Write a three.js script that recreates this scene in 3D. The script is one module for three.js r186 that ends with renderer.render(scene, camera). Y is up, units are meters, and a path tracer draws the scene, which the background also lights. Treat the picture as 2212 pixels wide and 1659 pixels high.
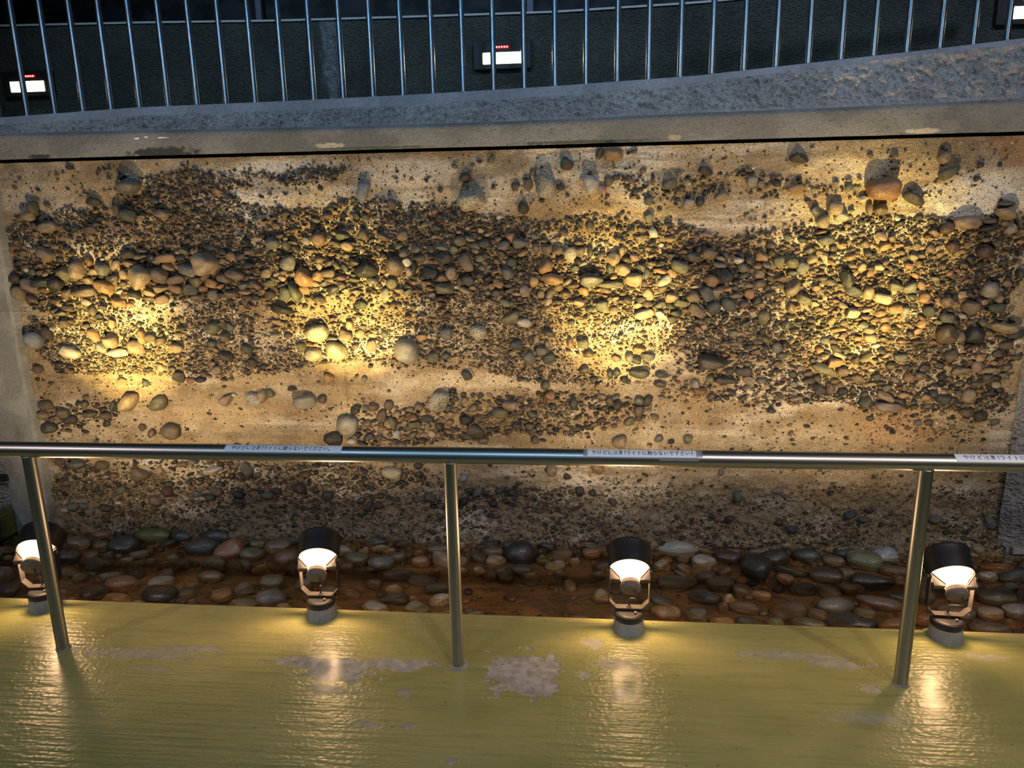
import * as THREE from 'three';
import { mergeVertices, mergeGeometries } from 'three/addons/utils/BufferGeometryUtils.js';
import { RoundedBoxGeometry } from 'three/addons/geometries/RoundedBoxGeometry.js';

// ---------------------------------------------------------------- camera, light, exposure
const renderer = new THREE.WebGLRenderer({ antialias: true });
renderer.toneMapping = THREE.LinearToneMapping;
renderer.toneMappingExposure = 1.0;
renderer.shadowMap.enabled = true;
const scene = new THREE.Scene();
scene.background = new THREE.Color(0, 0, 0);
const camera = new THREE.PerspectiveCamera(2 * Math.atan(829.5 / 1560) * 180 / Math.PI, 2212 / 1659, 0.05, 60);
camera.position.set(0, 1.45, 0);
camera.rotation.set(-0.22988, 0.09895, -0.01848, 'YXZ');

const BEAM = { core: 46, wide: 8.8, spill: 1.0, coreColor: [1, 0.72, 0.20], wideColor: [1, 0.75, 0.42], spillColor: [1, 0.60, 0.30] };
// ceiling spotlights over the visitors' path: [x, y, z, aim x, aim y, aim z, linear colour, candela]
const CEILING_LAMPS = [
  [-4.3, 3.3, 0.7, -2.7, 0.1, -2.6, [1.0, 0.82, 0.78], 13],
  [-2.1, 3.3, 0.7, -1.3, 0.1, -2.6, [0.42, 0.70, 1.0], 6.5],
  [-0.4, 3.3, 0.7, -0.4, 0.1, -2.6, [0.22, 0.66, 1.0], 6.5],
  [1.3, 3.3, 0.7, 0.6, 0.1, -2.6, [1.0, 0.80, 0.76], 13],
  [3.2, 3.3, 0.7, 1.8, 0.1, -2.6, [1.0, 0.88, 0.74], 20],
  [-2.6, 4.3, -2.3, -1.9, 2.1, -4.6, [0.46, 0.69, 1.0], 8],
  [0.6, 4.3, -2.3, 0.4, 2.1, -4.6, [0.46, 0.69, 1.0], 8],
  [3.2, 4.3, -2.3, 2.2, 2.1, -4.6, [0.58, 0.72, 1.0], 8],
];

// ---------------------------------------------------------------- helpers
const ZW = -3.567;                                    // face of the sediment wall
function rng(seed) { let a = seed >>> 0; return () => { a = (a + 0x6D2B79F5) | 0; let t = Math.imul(a ^ (a >>> 15), 1 | a); t = (t + Math.imul(t ^ (t >>> 7), 61 | t)) ^ t; return ((t ^ (t >>> 14)) >>> 0) / 4294967296; }; }
const LAT = new Float32Array(65536); { const r = rng(77); for (let i = 0; i < 65536; i++) LAT[i] = r(); }
function noise(x, y) {                                // value noise, 0..1
  const xi = Math.floor(x), yi = Math.floor(y), fx = x - xi, fy = y - yi, u = fx * fx * (3 - 2 * fx), v = fy * fy * (3 - 2 * fy);
  const x0 = xi & 255, x1 = (xi + 1) & 255, y0 = (yi & 255) << 8, y1 = ((yi + 1) & 255) << 8;
  const a = LAT[y0 + x0], b = LAT[y0 + x1], c = LAT[y1 + x0], d = LAT[y1 + x1];
  return a + (b - a) * u + (c - a + (a - b - c + d) * u) * v;
}
function fbm(x, y, n = 4) { let s = 0, a = 0.5, t = 0; for (let i = 0; i < n; i++) { s += a * noise(x, y); t += a; a *= 0.5; x = x * 2.03 + 17.3; y = y * 2.03 + 9.1; } return s / t; }
const hash2 = (i, j, k = 0) => LAT[((i * 73 + j * 151 + k * 37 + ((i * j) & 1023)) & 255) + (((j * 91 + i * 29 + k * 113) & 255) << 8)];
const smooth = (a, b, x) => { const t = Math.min(1, Math.max(0, (x - a) / (b - a))); return t * t * (3 - 2 * t); };
const lerp3 = (a, b, t) => [a[0] + (b[0] - a[0]) * t, a[1] + (b[1] - a[1]) * t, a[2] + (b[2] - a[2]) * t];
const toS = (c) => Math.max(0, Math.min(255, Math.round(255 * (c <= 0.0031308 ? 12.92 * c : 1.055 * Math.pow(c, 1 / 2.4) - 0.055))));
const SL = new Uint8Array(4097); for (let i = 0; i <= 4096; i++) SL[i] = toS(i / 4096);
const s8 = (c) => SL[c <= 0 ? 0 : c >= 1 ? 4096 : (c * 4096) | 0];
function texture(w, h, fn, srgb = true, wrap = THREE.RepeatWrapping) {   // fn(u, v) -> linear rgb, or a grey level when srgb is false
  const d = new Uint8Array(w * h * 4);
  for (let j = 0; j < h; j++) for (let i = 0; i < w; i++) {
    const c = fn((i + 0.5) / w, (j + 0.5) / h), k = 4 * (j * w + i);
    if (srgb) { d[k] = s8(c[0]); d[k + 1] = s8(c[1]); d[k + 2] = s8(c[2]); } else d[k] = d[k + 1] = d[k + 2] = Math.max(0, Math.min(255, c * 255));
    d[k + 3] = 255;
  }
  const t = new THREE.DataTexture(d, w, h); t.magFilter = THREE.LinearFilter; t.wrapS = t.wrapT = wrap; t.needsUpdate = true;
  if (srgb) t.colorSpace = THREE.SRGBColorSpace;
  return t;
}
const rgb = (r, g, b) => new THREE.Color().setRGB(r, g, b);
const std = (o) => new THREE.MeshStandardMaterial(o);
const phys = (o) => new THREE.MeshPhysicalMaterial(o);
const taken = {};
function numbered(name) { const n = taken[name] = (taken[name] ?? -1) + 1; return n ? name + '_' + String(n).padStart(3, '0') : name; }
function mesh(name, geometry, material, parent = scene) {
  const m = new THREE.Mesh(geometry, material); m.name = parent === scene ? numbered(name) : name;
  m.castShadow = m.receiveShadow = true; parent.add(m); return m;
}
function group(name, x = 0, y = 0, z = 0, turn = 0) { const g = new THREE.Group(); g.name = numbered(name); g.position.set(x, y, z); g.rotation.y = turn; scene.add(g); return g; }
function tag(o, label, category, groupName) { o.userData = { label, category }; if (groupName) o.userData.group = groupName; return o; }
function structure(o, label, category) { o.userData = { kind: 'structure' }; if (label) { o.userData.label = label; o.userData.category = category; } return o; }
const box = (w, h, d, x = 0, y = 0, z = 0) => new THREE.BoxGeometry(w, h, d).translate(x, y, z);
function grid(nu, nv, fn) {                           // fn(u, v) -> [x, y, z, s, t]
  const p = [], uv = [], ix = [];
  for (let j = 0; j <= nv; j++) for (let i = 0; i <= nu; i++) { const q = fn(i / nu, j / nv); p.push(q[0], q[1], q[2]); uv.push(q[3], q[4]); }
  for (let j = 0; j < nv; j++) for (let i = 0; i < nu; i++) { const a = j * (nu + 1) + i, b = a + nu + 1; ix.push(a, a + 1, b, b, a + 1, b + 1); }
  const g = new THREE.BufferGeometry();
  g.setAttribute('position', new THREE.Float32BufferAttribute(p, 3)); g.setAttribute('uv', new THREE.Float32BufferAttribute(uv, 2)); g.setIndex(ix); g.computeVertexNormals();
  return g;
}
function along(pts, x) { let k = 0; while (k < pts.length - 2 && x > pts[k + 1][0]) k++; const [x0, y0] = pts[k], [x1, y1] = pts[k + 1]; return y0 + (y1 - y0) * (x - x0) / (x1 - x0); }
function metreUV(g, su = 1, sv = 1) {                 // box-projected uv in metres
  const p = g.attributes.position, n = g.attributes.normal, uv = new Float32Array(p.count * 2);
  for (let i = 0; i < p.count; i++) {
    const ax = Math.abs(n.getX(i)), ay = Math.abs(n.getY(i)), az = Math.abs(n.getZ(i));
    const [u, v] = ay >= ax && ay >= az ? [p.getX(i), p.getZ(i)] : ax >= az ? [p.getZ(i), p.getY(i)] : [p.getX(i), p.getY(i)];
    uv[2 * i] = u * su; uv[2 * i + 1] = v * sv;
  }
  g.setAttribute('uv', new THREE.BufferAttribute(uv, 2)); return g;
}

// ---------------------------------------------------------------- layout of the gravel, measured on the wall in metres
// stones in the wall: x, y, half width, half height in mm, turn in degrees, colour
const WALL_STONES = [
[1349,1534,71,51,-5,'rust'], [-2273,1168,62,66,30,'tan'], [-889,785,65,61,0,'ash'], [-1895,1235,61,59,0,'tan'], [-532,1520,70,44,-14,'speckle'], [-731,525,50,68,32,'specklegrey'], [-175,1577,51,55,0,'speckle'], [-1224,387,57,59,20,'ash'],
[-1261,783,60,49,25,'cream'], [640,731,77,33,5,'dark'], [-2242,1622,63,43,-10,'grey'], [-1067,1197,61,42,5,'charcoal'], [-1346,877,59,46,-8,'cream'], [1705,868,48,47,0,'brown'], [1739,1379,61,32,4,'pink'], [-923,1212,49,46,10,'brown'],
[-1390,1162,42,54,-25,'orange'], [-1438,522,58,41,8,'ash'], [44,1133,59,33,-5,'grey'], [1478,509,70,27,10,'mauve'], [1837,860,43,41,20,'charcoal'], [43,1584,37,46,-12,'white'], [-2424,509,39,58,28,'tan'], [-2210,347,53,42,20,'brown'],
[-2154,1179,49,41,10,'brown'], [1167,695,68,26,24,'olive'], [-2904,848,46,47,10,'blue'], [-2613,1214,38,51,-15,'pink'], [-2259,502,53,39,-18,'olive'], [-2485,1125,55,35,22,'orange'], [-519,881,45,38,0,'speckle'], [1237,1129,31,48,-28,'charcoal'],
[1962,893,63,24,12,'tan'], [-1302,317,49,39,0,'charcoal'], [-2886,1131,53,35,30,'pink'], [-144,1140,54,30,10,'orange'], [-1468,1236,42,40,0,'grey'], [-2716,777,54,35,18,'white'], [-564,1225,32,49,-25,'brown'], [-2597,1098,69,25,0,'brown'],
[1883,1071,37,37,0,'ash'], [-1445,1095,29,56,-38,'green'], [140,1717,46,30,0,'orange'], [249,1131,44,33,0,'tan'], [671,1143,43,33,20,'charcoal'], [-1999,1204,52,31,15,'grey'], [-2414,93,49,38,10,'brown'], [-1060,1572,28,52,18,'blue'],
[-540,366,48,34,22,'dark'], [994,1092,31,45,18,'brown'], [1640,1601,48,25,-26,'olive'], [-680,1100,49,30,5,'olive'], [-2345,803,43,39,15,'tan'], [-1383,766,43,36,15,'cream'], [-2728,1429,55,28,-8,'tan'], [1841,1243,39,31,8,'maroon'],
[1806,987,40,32,15,'brown'], [1496,1489,52,23,28,'dark'], [1899,1417,46,25,18,'tan'], [699,1012,44,30,38,'slate'], [-998,131,54,30,6,'cream'], [-2471,838,35,45,-10,'tan'], [-1720,532,44,36,-10,'speckle'], [461,1195,45,29,22,'olive'],
[-2740,1136,37,41,10,'charcoal'], [-350,950,52,27,-24,'olive'], [300,968,51,26,-8,'cream'], [-2274,1485,42,34,20,'green'], [-178,1203,36,37,0,'orange'], [-680,1244,47,29,0,'dark'], [134,1112,70,19,3,'olive'], [-1758,1181,52,28,20,'brown'],
[592,1068,30,42,-40,'slate'], [-1295,1349,37,36,0,'red'], [628,1000,37,34,-20,'slate'], [284,670,52,25,5,'slate'], [1273,1071,47,25,16,'slate'], [-2764,1299,49,28,28,'tan'], [149,1232,34,35,0,'tan'], [554,986,45,27,25,'brown'],
[1843,568,31,39,20,'tan'], [-1996,126,58,26,-15,'white'], [-1527,1002,60,22,12,'charcoal'], [194,312,38,35,-20,'tan'], [-747,1182,41,30,5,'charcoal'], [1152,1452,34,31,10,'tan'], [1187,1414,34,31,10,'speckle'], [195,1182,38,31,15,'tan'],
[612,1127,38,30,0,'red'], [-2110,1267,55,24,0,'orange'], [-58,1260,32,36,0,'speckle'], [-198,786,36,34,0,'grey'], [-2354,-65,41,37,15,'brown'], [1658,1357,34,30,0,'maroon'], [1377,532,36,32,0,'green'], [-2774,150,48,31,-5,'grey'],
[-2451,777,58,23,3,'white'], [595,1254,37,29,30,'brown'], [-2903,361,43,33,5,'green'], [-2474,1218,37,35,40,'grey'], [980,1678,45,22,8,'dark'], [-416,465,45,27,0,'olive'], [-2005,1106,40,31,8,'green'], [-1909,908,36,35,10,'olive'],
[1401,1036,43,24,14,'cream'], [1107,1395,31,32,10,'tan'], [532,1052,35,31,-10,'brown'], [-2949,1095,31,40,-10,'tan'], [-2081,1157,49,24,-6,'brown'], [405,1577,37,26,0,'olive'], [-364,503,44,26,3,'pink'], [-2684,1196,31,38,-30,'olive'],
[-1539,1330,36,30,15,'grey'], [430,1047,35,29,0,'tan'], [-2575,866,28,44,-28,'orange'], [1465,562,47,21,32,'tan'], [-296,1316,41,25,0,'grey'], [-1495,1081,27,40,0,'green'], [80,170,39,29,15,'orange'], [-263,751,31,34,0,'grey'],
[-1517,33,37,33,0,'maroon'], [706,641,60,17,5,'dark'], [867,946,26,36,0,'olive'], [1047,1033,42,22,18,'olive'], [-72,1678,31,29,20,'dark'], [1701,1266,31,28,0,'maroon'], [1919,987,39,23,0,'green'], [-2817,1149,51,22,-5,'slate'],
[1744,760,34,27,-20,'brown'], [-363,1172,32,30,-20,'grey'], [976,1544,40,21,0,'orange'], [2023,865,40,22,-6,'slate'], [1030,1183,29,30,30,'grey'], [-1969,1144,37,28,10,'brown'], [-1178,1364,35,27,0,'green'], [-680,875,32,31,0,'grey'],
[-642,1175,28,34,0,'pink'], [-163,746,33,29,-20,'green'], [-1202,866,35,29,15,'tan'], [788,681,41,23,0,'dark'], [645,1517,33,25,-20,'tan'], [1122,1307,37,23,0,'grey'], [-2794,1530,27,36,0,'olive'], [-559,1139,34,27,15,'slate'],
[-1850,756,39,27,15,'dark'], [-1873,524,39,27,-38,'pink'], [-1883,1075,31,33,0,'grey'], [1608,1663,27,28,0,'tan'], [-1805,136,26,43,-32,'grey'], [1357,1445,31,26,0,'brown'], [981,1209,31,26,10,'olive'], [-754,753,34,28,0,'olive'],
[1340,1063,26,32,10,'tan'], [1911,463,32,27,0,'dark'], [1699,1016,31,26,20,'brown'], [-327,819,35,27,15,'slate'], [1527,1082,32,25,-25,'grey'], [-2128,646,35,30,20,'dark'], [-1816,1163,37,26,5,'brown'], [525,1244,34,24,10,'slate'],
[-946,1126,30,30,10,'olive'], [320,1059,27,32,-40,'tan'], [1618,971,26,31,-20,'slate'], [-2411,1039,39,25,10,'orange'], [1845,484,36,23,10,'brown'], [-1888,1137,40,24,15,'orange'], [-2814,437,37,29,10,'brown'], [1702,939,31,25,10,'grey'],
[1368,849,33,24,15,'tan'], [1731,546,33,25,10,'slate'], [1210,733,37,22,-8,'orange'], [-2824,1489,37,25,10,'tan'], [-2322,1288,37,25,0,'dark'], [845,1235,34,23,20,'orange'], [1939,1347,28,25,0,'speckle'], [96,1006,30,27,0,'grey'],
[-282,1084,27,31,-10,'pink'], [1865,711,26,30,0,'pink'], [391,1129,38,21,-30,'white'], [-591,424,41,23,-5,'charcoal'], [-287,927,37,23,5,'white'], [1461,1091,35,22,5,'olive'], [1155,593,36,23,15,'dark'], [-1041,439,26,36,10,'brown'],
[1274,968,32,24,0,'cream'], [-2909,481,38,27,0,'brown'], [-381,1307,32,25,0,'grey'], [568,1634,36,20,15,'dark'], [-282,1481,29,27,30,'dark'], [-1679,546,29,32,-20,'tan'], [1597,1038,26,28,10,'orange'], [-2639,145,40,25,0,'brown'],
[-2333,1515,30,28,0,'brown'], [-345,1223,29,27,20,'slate'], [494,1485,25,29,30,'speckle'], [-2114,803,35,26,0,'tan'], [-2164,1056,35,25,-10,'tan'], [-2308,860,23,40,-8,'orange'], [-2657,436,40,24,-6,'olive'], [-1367,-11,30,32,20,'slate'],
[795,1064,26,28,20,'orange'], [-2832,880,24,38,-15,'dark'], [-2102,1488,33,25,25,'pink'], [-1158,1313,33,24,10,'tan'], [-593,1330,32,24,-10,'olive'], [-1074,809,26,32,0,'tan'], [-974,1355,36,21,20,'brown'], [-2958,1169,30,29,0,'dark'],
[-924,1511,26,28,0,'brown'], [1899,1458,39,16,0,'slate'], [-154,158,29,29,20,'tan'], [1840,1353,41,16,0,'charcoal'], [819,634,33,23,10,'tan'], [780,1580,25,26,20,'speckle'], [-13,1268,26,27,0,'brown'], [922,1212,26,26,0,'olive'],
[-2932,426,30,31,0,'pink'], [1266,584,27,27,0,'charcoal'], [-2279,-10,30,31,0,'maroon'], [325,753,37,20,-5,'grey'], [584,581,37,21,0,'red'], [5,824,30,25,0,'olive'], [286,477,25,31,20,'brown'], [-2453,1552,36,22,10,'dark'],
[-2087,1112,37,22,20,'orange'], [-1261,1181,36,21,-5,'brown'], [1767,-72,33,23,0,'grey'], [282,791,34,22,4,'orange'], [1471,987,29,23,-25,'orange'], [1204,602,23,31,-25,'brown'], [-1108,1024,33,23,0,'green'], [1794,691,47,15,-5,'tan'],
[2023,-82,25,29,0,'grey'], [1067,1448,24,26,0,'slate'], [-1082,485,29,28,0,'brown'], [1376,1321,31,20,12,'pink'], [-1737,797,35,23,5,'green'], [-2778,404,37,24,0,'dark'], [328,526,22,34,20,'dark'], [1983,809,31,21,-10,'brown'],
[-1071,1368,24,30,0,'brown'], [-880,1360,29,24,0,'tan'], [-258,1589,23,29,0,'brown'], [756,1186,28,23,20,'grey'], [1252,683,29,24,10,'brown'], [1563,655,29,23,0,'orange'], [-2843,-106,34,27,-10,'grey'], [-1873,-21,33,26,15,'charcoal'],
[-1398,1100,31,23,10,'orange'], [-2536,803,23,35,-30,'speckle'], [1511,753,31,21,0,'grey'], [1326,649,31,21,5,'brown'], [-1322,1170,25,28,0,'orange'], [-171,1281,27,25,10,'brown'], [-331,392,28,26,0,'slate'], [1773,849,26,24,0,'tan'],
[937,802,24,27,10,'grey'], [-1582,1078,33,22,0,'dark'], [-2163,1113,37,20,-5,'tan'], [478,1019,35,19,10,'olive'], [-560,1632,29,22,0,'dark'], [-411,1124,29,23,15,'orange'], [-2648,-106,38,22,10,'dark'], [-1995,3,37,22,0,'brown'],
[-1702,-14,37,22,-5,'grey'], [1353,-58,34,21,-10,'slate'], [1067,-133,34,21,0,'slate'], [-975,405,19,39,-15,'olive'], [-799,428,36,20,5,'slate'], [-1845,859,27,27,0,'brown'], [-1713,722,29,25,0,'dark'], [974,910,23,27,20,'green'],
[-583,662,23,30,-30,'slate'], [-804,-12,29,26,0,'brown'], [-1782,1083,37,19,0,'brown'], [-1590,1185,27,25,0,'tan'], [833,1158,25,23,20,'brown'], [-2009,1301,30,22,10,'olive'], [-2203,838,31,23,-15,'brown'], [990,995,21,29,0,'brown'],
[1613,664,29,21,0,'brown'], [1349,758,37,16,-38,'olive'], [335,1356,19,30,-12,'white'], [1396,1276,29,19,-35,'orange'], [-40,517,21,32,0,'green'], [1634,696,30,20,0,'dark'], [-547,24,32,23,-28,'grey'], [2006,1146,23,23,0,'charcoal'],
[-1309,639,26,27,0,'orange'], [-1001,495,26,27,20,'brown'], [180,511,25,26,0,'dark'], [153,983,25,25,0,'tan'], [-2317,1084,34,20,5,'charcoal'], [652,1201,31,19,10,'slate'], [-2500,1414,31,22,10,'brown'], [-521,1309,29,21,20,'green'],
[487,829,27,23,0,'brown'], [1103,636,34,18,8,'dark'], [-357,17,32,22,10,'slate'], [-2363,1187,23,28,-15,'tan'], [1926,691,39,14,3,'tan'], [-7,39,23,29,0,'dark'], [123,1594,22,24,0,'brown'], [1844,1384,33,15,0,'dark'],
[-1137,870,24,26,10,'tan'], [-863,398,35,19,0,'olive'], [-1445,808,26,25,-20,'olive'], [12,691,25,24,0,'dark'], [393,665,36,17,10,'slate'], [560,617,26,23,0,'grey'], [1512,975,21,25,-20,'grey'], [1249,1230,26,20,0,'orange'],
[-2726,933,29,23,0,'brown'], [-2256,856,29,23,0,'brown'], [-1909,687,29,23,0,'pink'], [-182,608,28,22,-25,'olive'], [10,1081,27,21,20,'orange'], [-2559,-1,33,22,0,'grey'], [792,30,21,30,0,'grey'], [-1576,1137,33,19,0,'olive'],
[-826,1203,17,35,8,'slate'], [1535,539,34,17,18,'charcoal'], [-597,1134,27,22,20,'dark'], [389,617,37,16,20,'dark'], [-1653,10,30,23,10,'dark'], [-625,-32,29,23,-30,'charcoal'], [-2568,1156,31,20,0,'brown'], [-320,1585,23,23,0,'dark'],
[133,1188,23,24,20,'charcoal'], [311,1427,23,23,10,'grey'], [-2578,426,32,21,0,'brown'], [1438,898,23,23,30,'orange'], [1930,1025,22,23,0,'tan'], [-626,1294,25,23,10,'green'], [-1820,911,26,24,20,'slate'], [-159,1065,22,25,15,'grey'],
[-1083,-58,31,22,0,'maroon'], [-2400,1238,28,22,-5,'pink'], [-168,875,33,17,30,'dark'], [78,1719,19,26,10,'dark'], [-1715,1124,32,19,-8,'grey'], [37,1273,17,30,5,'dark'], [-508,311,32,19,0,'brown'], [995,1159,35,14,8,'slate'],
[-236,1132,21,26,0,'orange'], [547,1498,21,23,0,'charcoal'], [-2463,932,24,26,0,'tan'], [-1349,528,25,24,0,'brown'], [32,773,24,23,0,'brown'], [90,1560,24,21,-25,'pink'], [312,1508,20,24,0,'slate'], [1306,1180,23,20,10,'tan'],
[-2913,688,27,24,0,'brown'], [-58,824,21,25,0,'orange'], [271,738,25,22,-10,'dark'], [1581,1092,20,24,0,'orange'], [-2109,-22,30,22,0,'grey'], [-2029,-35,30,22,10,'slate'], [1235,764,33,15,20,'cream'], [535,329,22,25,10,'olive'],
[-813,1297,29,18,0,'grey'], [-255,451,31,19,22,'slate'], [-1471,115,31,20,20,'brown'], [-688,756,28,20,-15,'slate'], [-2536,1255,22,26,0,'orange'], [-1918,828,32,18,0,'green'], [1948,576,38,13,0,'charcoal'], [-1633,558,24,24,0,'olive'],
[1684,575,22,22,0,'slate'], [1777,541,22,22,0,'dark'], [-522,1284,26,19,10,'olive'], [-804,856,29,18,-8,'orange'], [-872,1275,24,22,0,'grey'], [-2561,997,25,23,20,'brown'], [-1119,397,25,23,-20,'brown'], [-2781,-101,29,22,10,'grey'],
[-2887,156,29,22,10,'brown'], [-222,1293,20,25,25,'brown'], [-683,407,26,21,0,'red'], [1029,665,24,20,15,'dark'], [-878,341,27,20,-20,'brown'], [1654,554,25,19,0,'orange'], [-500,1247,29,17,10,'olive'], [755,-87,27,20,0,'charcoal'],
[310,1164,17,27,0,'slate'], [1379,1182,26,17,5,'tan'], [220,1037,27,18,20,'dark'], [875,634,27,18,0,'grey'], [-2175,156,33,18,-10,'brown'], [-860,1232,22,22,0,'white'], [36,1386,21,22,0,'olive'], [1604,1265,20,21,0,'brown'],
[-2322,332,25,24,0,'brown'], [231,753,22,22,0,'grey'], [1974,-219,26,20,0,'tan'], [39,993,30,16,-20,'slate'], [-2528,1201,28,19,10,'tan'], [-1478,1326,19,26,-35,'green'], [-1368,1341,25,19,20,'grey'], [-856,1186,19,25,0,'pink'],
[-2522,481,18,32,0,'slate'], [-1280,848,29,17,10,'grey'], [962,761,24,19,0,'green'], [1427,-80,37,13,0,'grey'], [1545,568,30,15,10,'orange'], [1405,963,31,14,-10,'orange'], [1212,1544,20,20,0,'green'], [1307,1288,20,20,0,'brown'],
[-965,344,23,23,0,'blue'], [633,642,21,22,0,'olive'], [1876,753,20,21,0,'orange'], [-1180,-30,25,22,0,'dark'], [-1177,916,21,24,0,'tan'], [1143,648,22,20,0,'charcoal'], [188,1271,17,25,-10,'tan'], [379,965,27,17,15,'white'],
[1582,881,26,16,-20,'orange'], [738,1220,23,18,10,'speckle'], [171,747,24,19,0,'brown'], [175,677,19,24,-30,'slate'], [1920,654,23,19,0,'grey'], [390,335,26,18,0,'grey'], [1542,1041,24,17,5,'green'], [-1706,1091,30,16,0,'orange'],
[-1140,-63,18,29,25,'slate'], [-463,-39,28,18,0,'charcoal'], [378,1011,25,17,-10,'grey'], [734,871,25,17,0,'olive'], [-1059,1447,21,21,20,'brown'], [-1080,-8,32,16,0,'brown'], [-617,95,19,25,0,'blue'], [-1013,48,29,17,-10,'grey'],
[-1578,1307,24,18,0,'dark'], [-733,388,25,19,0,'charcoal'], [413,1325,26,15,5,'orange'], [1308,1446,14,26,0,'brown'], [1242,614,27,15,-10,'brown'], [1458,1380,23,16,-20,'charcoal'], [-103,1572,20,18,0,'dark'], [1164,836,21,19,0,'grey'],
[989,65,29,15,-10,'ash'], [163,-14,23,20,10,'dark'], [-2006,630,28,17,0,'charcoal'], [-1905,86,26,19,0,'maroon'], [-1103,1459,21,19,20,'slate'], [-36,1193,23,17,0,'green'], [1969,617,23,16,0,'cream'], [-2107,172,30,16,8,'grey'],
[1321,1245,19,18,0,'dark'], [9,1209,21,18,0,'grey'], [1424,1315,20,17,0,'brown'], [957,1322,20,17,0,'olive'], [1526,1226,20,17,20,'olive'], [893,1569,20,17,0,'charcoal'], [-2220,693,23,19,0,'tan'], [-895,380,22,19,0,'olive'],
[-202,1070,18,22,0,'olive'], [-940,107,22,20,30,'brown'], [-172,819,17,23,-20,'brown'], [151,1146,23,15,-10,'orange'], [-238,316,19,21,10,'slate'], [-1003,869,19,20,0,'grey'], [-1180,1209,20,18,40,'slate'], [1183,932,17,20,20,'orange'],
[-1211,302,29,14,0,'white'], [229,1592,20,16,15,'orange'], [210,641,21,17,0,'charcoal'], [59,640,22,17,0,'slate'], [1984,437,21,16,0,'grey'], [-2033,58,23,19,0,'brown'], [1445,-35,22,16,0,'maroon'], [1007,-107,23,17,10,'maroon'],
[-2065,627,24,17,0,'orange'], [-1306,1217,18,20,0,'tan'], [820,1568,18,17,0,'tan'], [140,670,19,18,0,'charcoal'], [1203,885,23,14,-10,'orange'], [1278,1494,19,16,0,'white'], [-1118,54,20,20,20,'slate'], [-2375,362,23,17,0,'red'],
[-2787,711,23,17,0,'dark'], [-1506,866,22,16,10,'dark'], [1091,907,21,15,0,'charcoal'], [1165,758,21,15,0,'tan'], [-958,168,18,21,10,'pink'], [-1429,18,21,19,0,'dark'], [-1516,1122,27,12,0,'grey'], [616,772,18,18,0,'dark'],
[1630,431,17,18,0,'grey'], [586,1342,28,10,10,'orange'], [1315,592,15,21,0,'dark'], [1676,431,21,15,0,'brown'], [-2585,378,21,19,0,'charcoal'], [-778,347,20,18,0,'tan'], [-253,839,17,19,0,'maroon'], [1836,1301,22,12,5,'tan'],
[-2454,625,26,14,0,'orange'], [1102,1012,23,13,20,'tan'], [-2306,117,20,19,0,'tan'], [-1257,127,17,21,25,'olive'], [-2202,-50,26,15,25,'ash'], [-73,121,20,17,0,'maroon'], [56,31,20,17,0,'charcoal'], [1550,1139,23,11,22,'orange'],
[-795,388,19,18,0,'olive'], [-490,1202,19,16,30,'grey'], [-2775,1051,20,17,0,'dark'], [-497,742,14,21,0,'dark'], [249,1546,14,18,20,'dark'], [446,801,23,12,10,'brown'], [1774,951,22,11,15,'white'], [-431,34,21,15,0,'slate'],
[1843,636,16,16,0,'dark'], [-918,1456,15,18,0,'dark'], [-1070,375,19,17,0,'pink'], [-2892,-123,21,17,0,'white'], [-235,1645,15,16,0,'brown'], [155,1612,17,14,0,'dark'], [-210,632,19,14,0,'charcoal'], [1021,-25,18,15,0,'grey'],
[-2731,132,19,16,0,'green'], [-837,97,18,16,0,'charcoal'], [1153,1566,15,13,0,'grey'], [1761,1571,13,15,0,'dark'], [1443,1402,16,12,10,'white'], [-1125,635,15,16,0,'grey'], [704,157,15,17,0,'grey'], [-798,29,21,13,-10,'ash'],
[1407,449,19,12,0,'slate'], [-2893,-80,18,17,0,'white'], [-2039,1475,12,18,0,'dark'], [-1214,1478,18,12,0,'orange'], [-2211,731,19,13,0,'orange'], [-2293,683,19,13,0,'charcoal'], [1253,53,19,11,-20,'dark'], [-2068,106,14,17,0,'tan'],
[193,-93,18,12,0,'maroon'], [-1306,42,18,13,20,'dark'], [-1198,121,18,13,-30,'brown'], [-326,73,20,11,0,'dark'], [-245,-5,15,14,0,'slate'], [-903,90,15,14,0,'charcoal'], [1552,-53,16,11,0,'maroon'], [-1457,65,14,14,0,'charcoal'],
[492,-84,14,14,0,'maroon'], [-967,70,15,13,0,'charcoal'], [669,-80,15,12,0,'charcoal'], [1198,-79,18,10,10,'white'], [-2700,118,17,12,0,'dark'], [670,1603,11,13,0,'tan'], [449,1626,13,11,0,'grey'], [-197,318,18,9,0,'slate'],
[-2566,-73,18,10,0,'white'], [-684,1575,12,12,0,'dark'], [1852,1632,11,11,0,'dark'], [-4,1613,11,12,0,'white'], [-2259,-84,19,9,0,'white'], [-426,1583,10,12,0,'charcoal'], [-2317,-98,15,9,-30,'white'], [1150,-48,10,8,0,'white'],
[-1875,72,7,7,0,'dark'],
];
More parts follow.
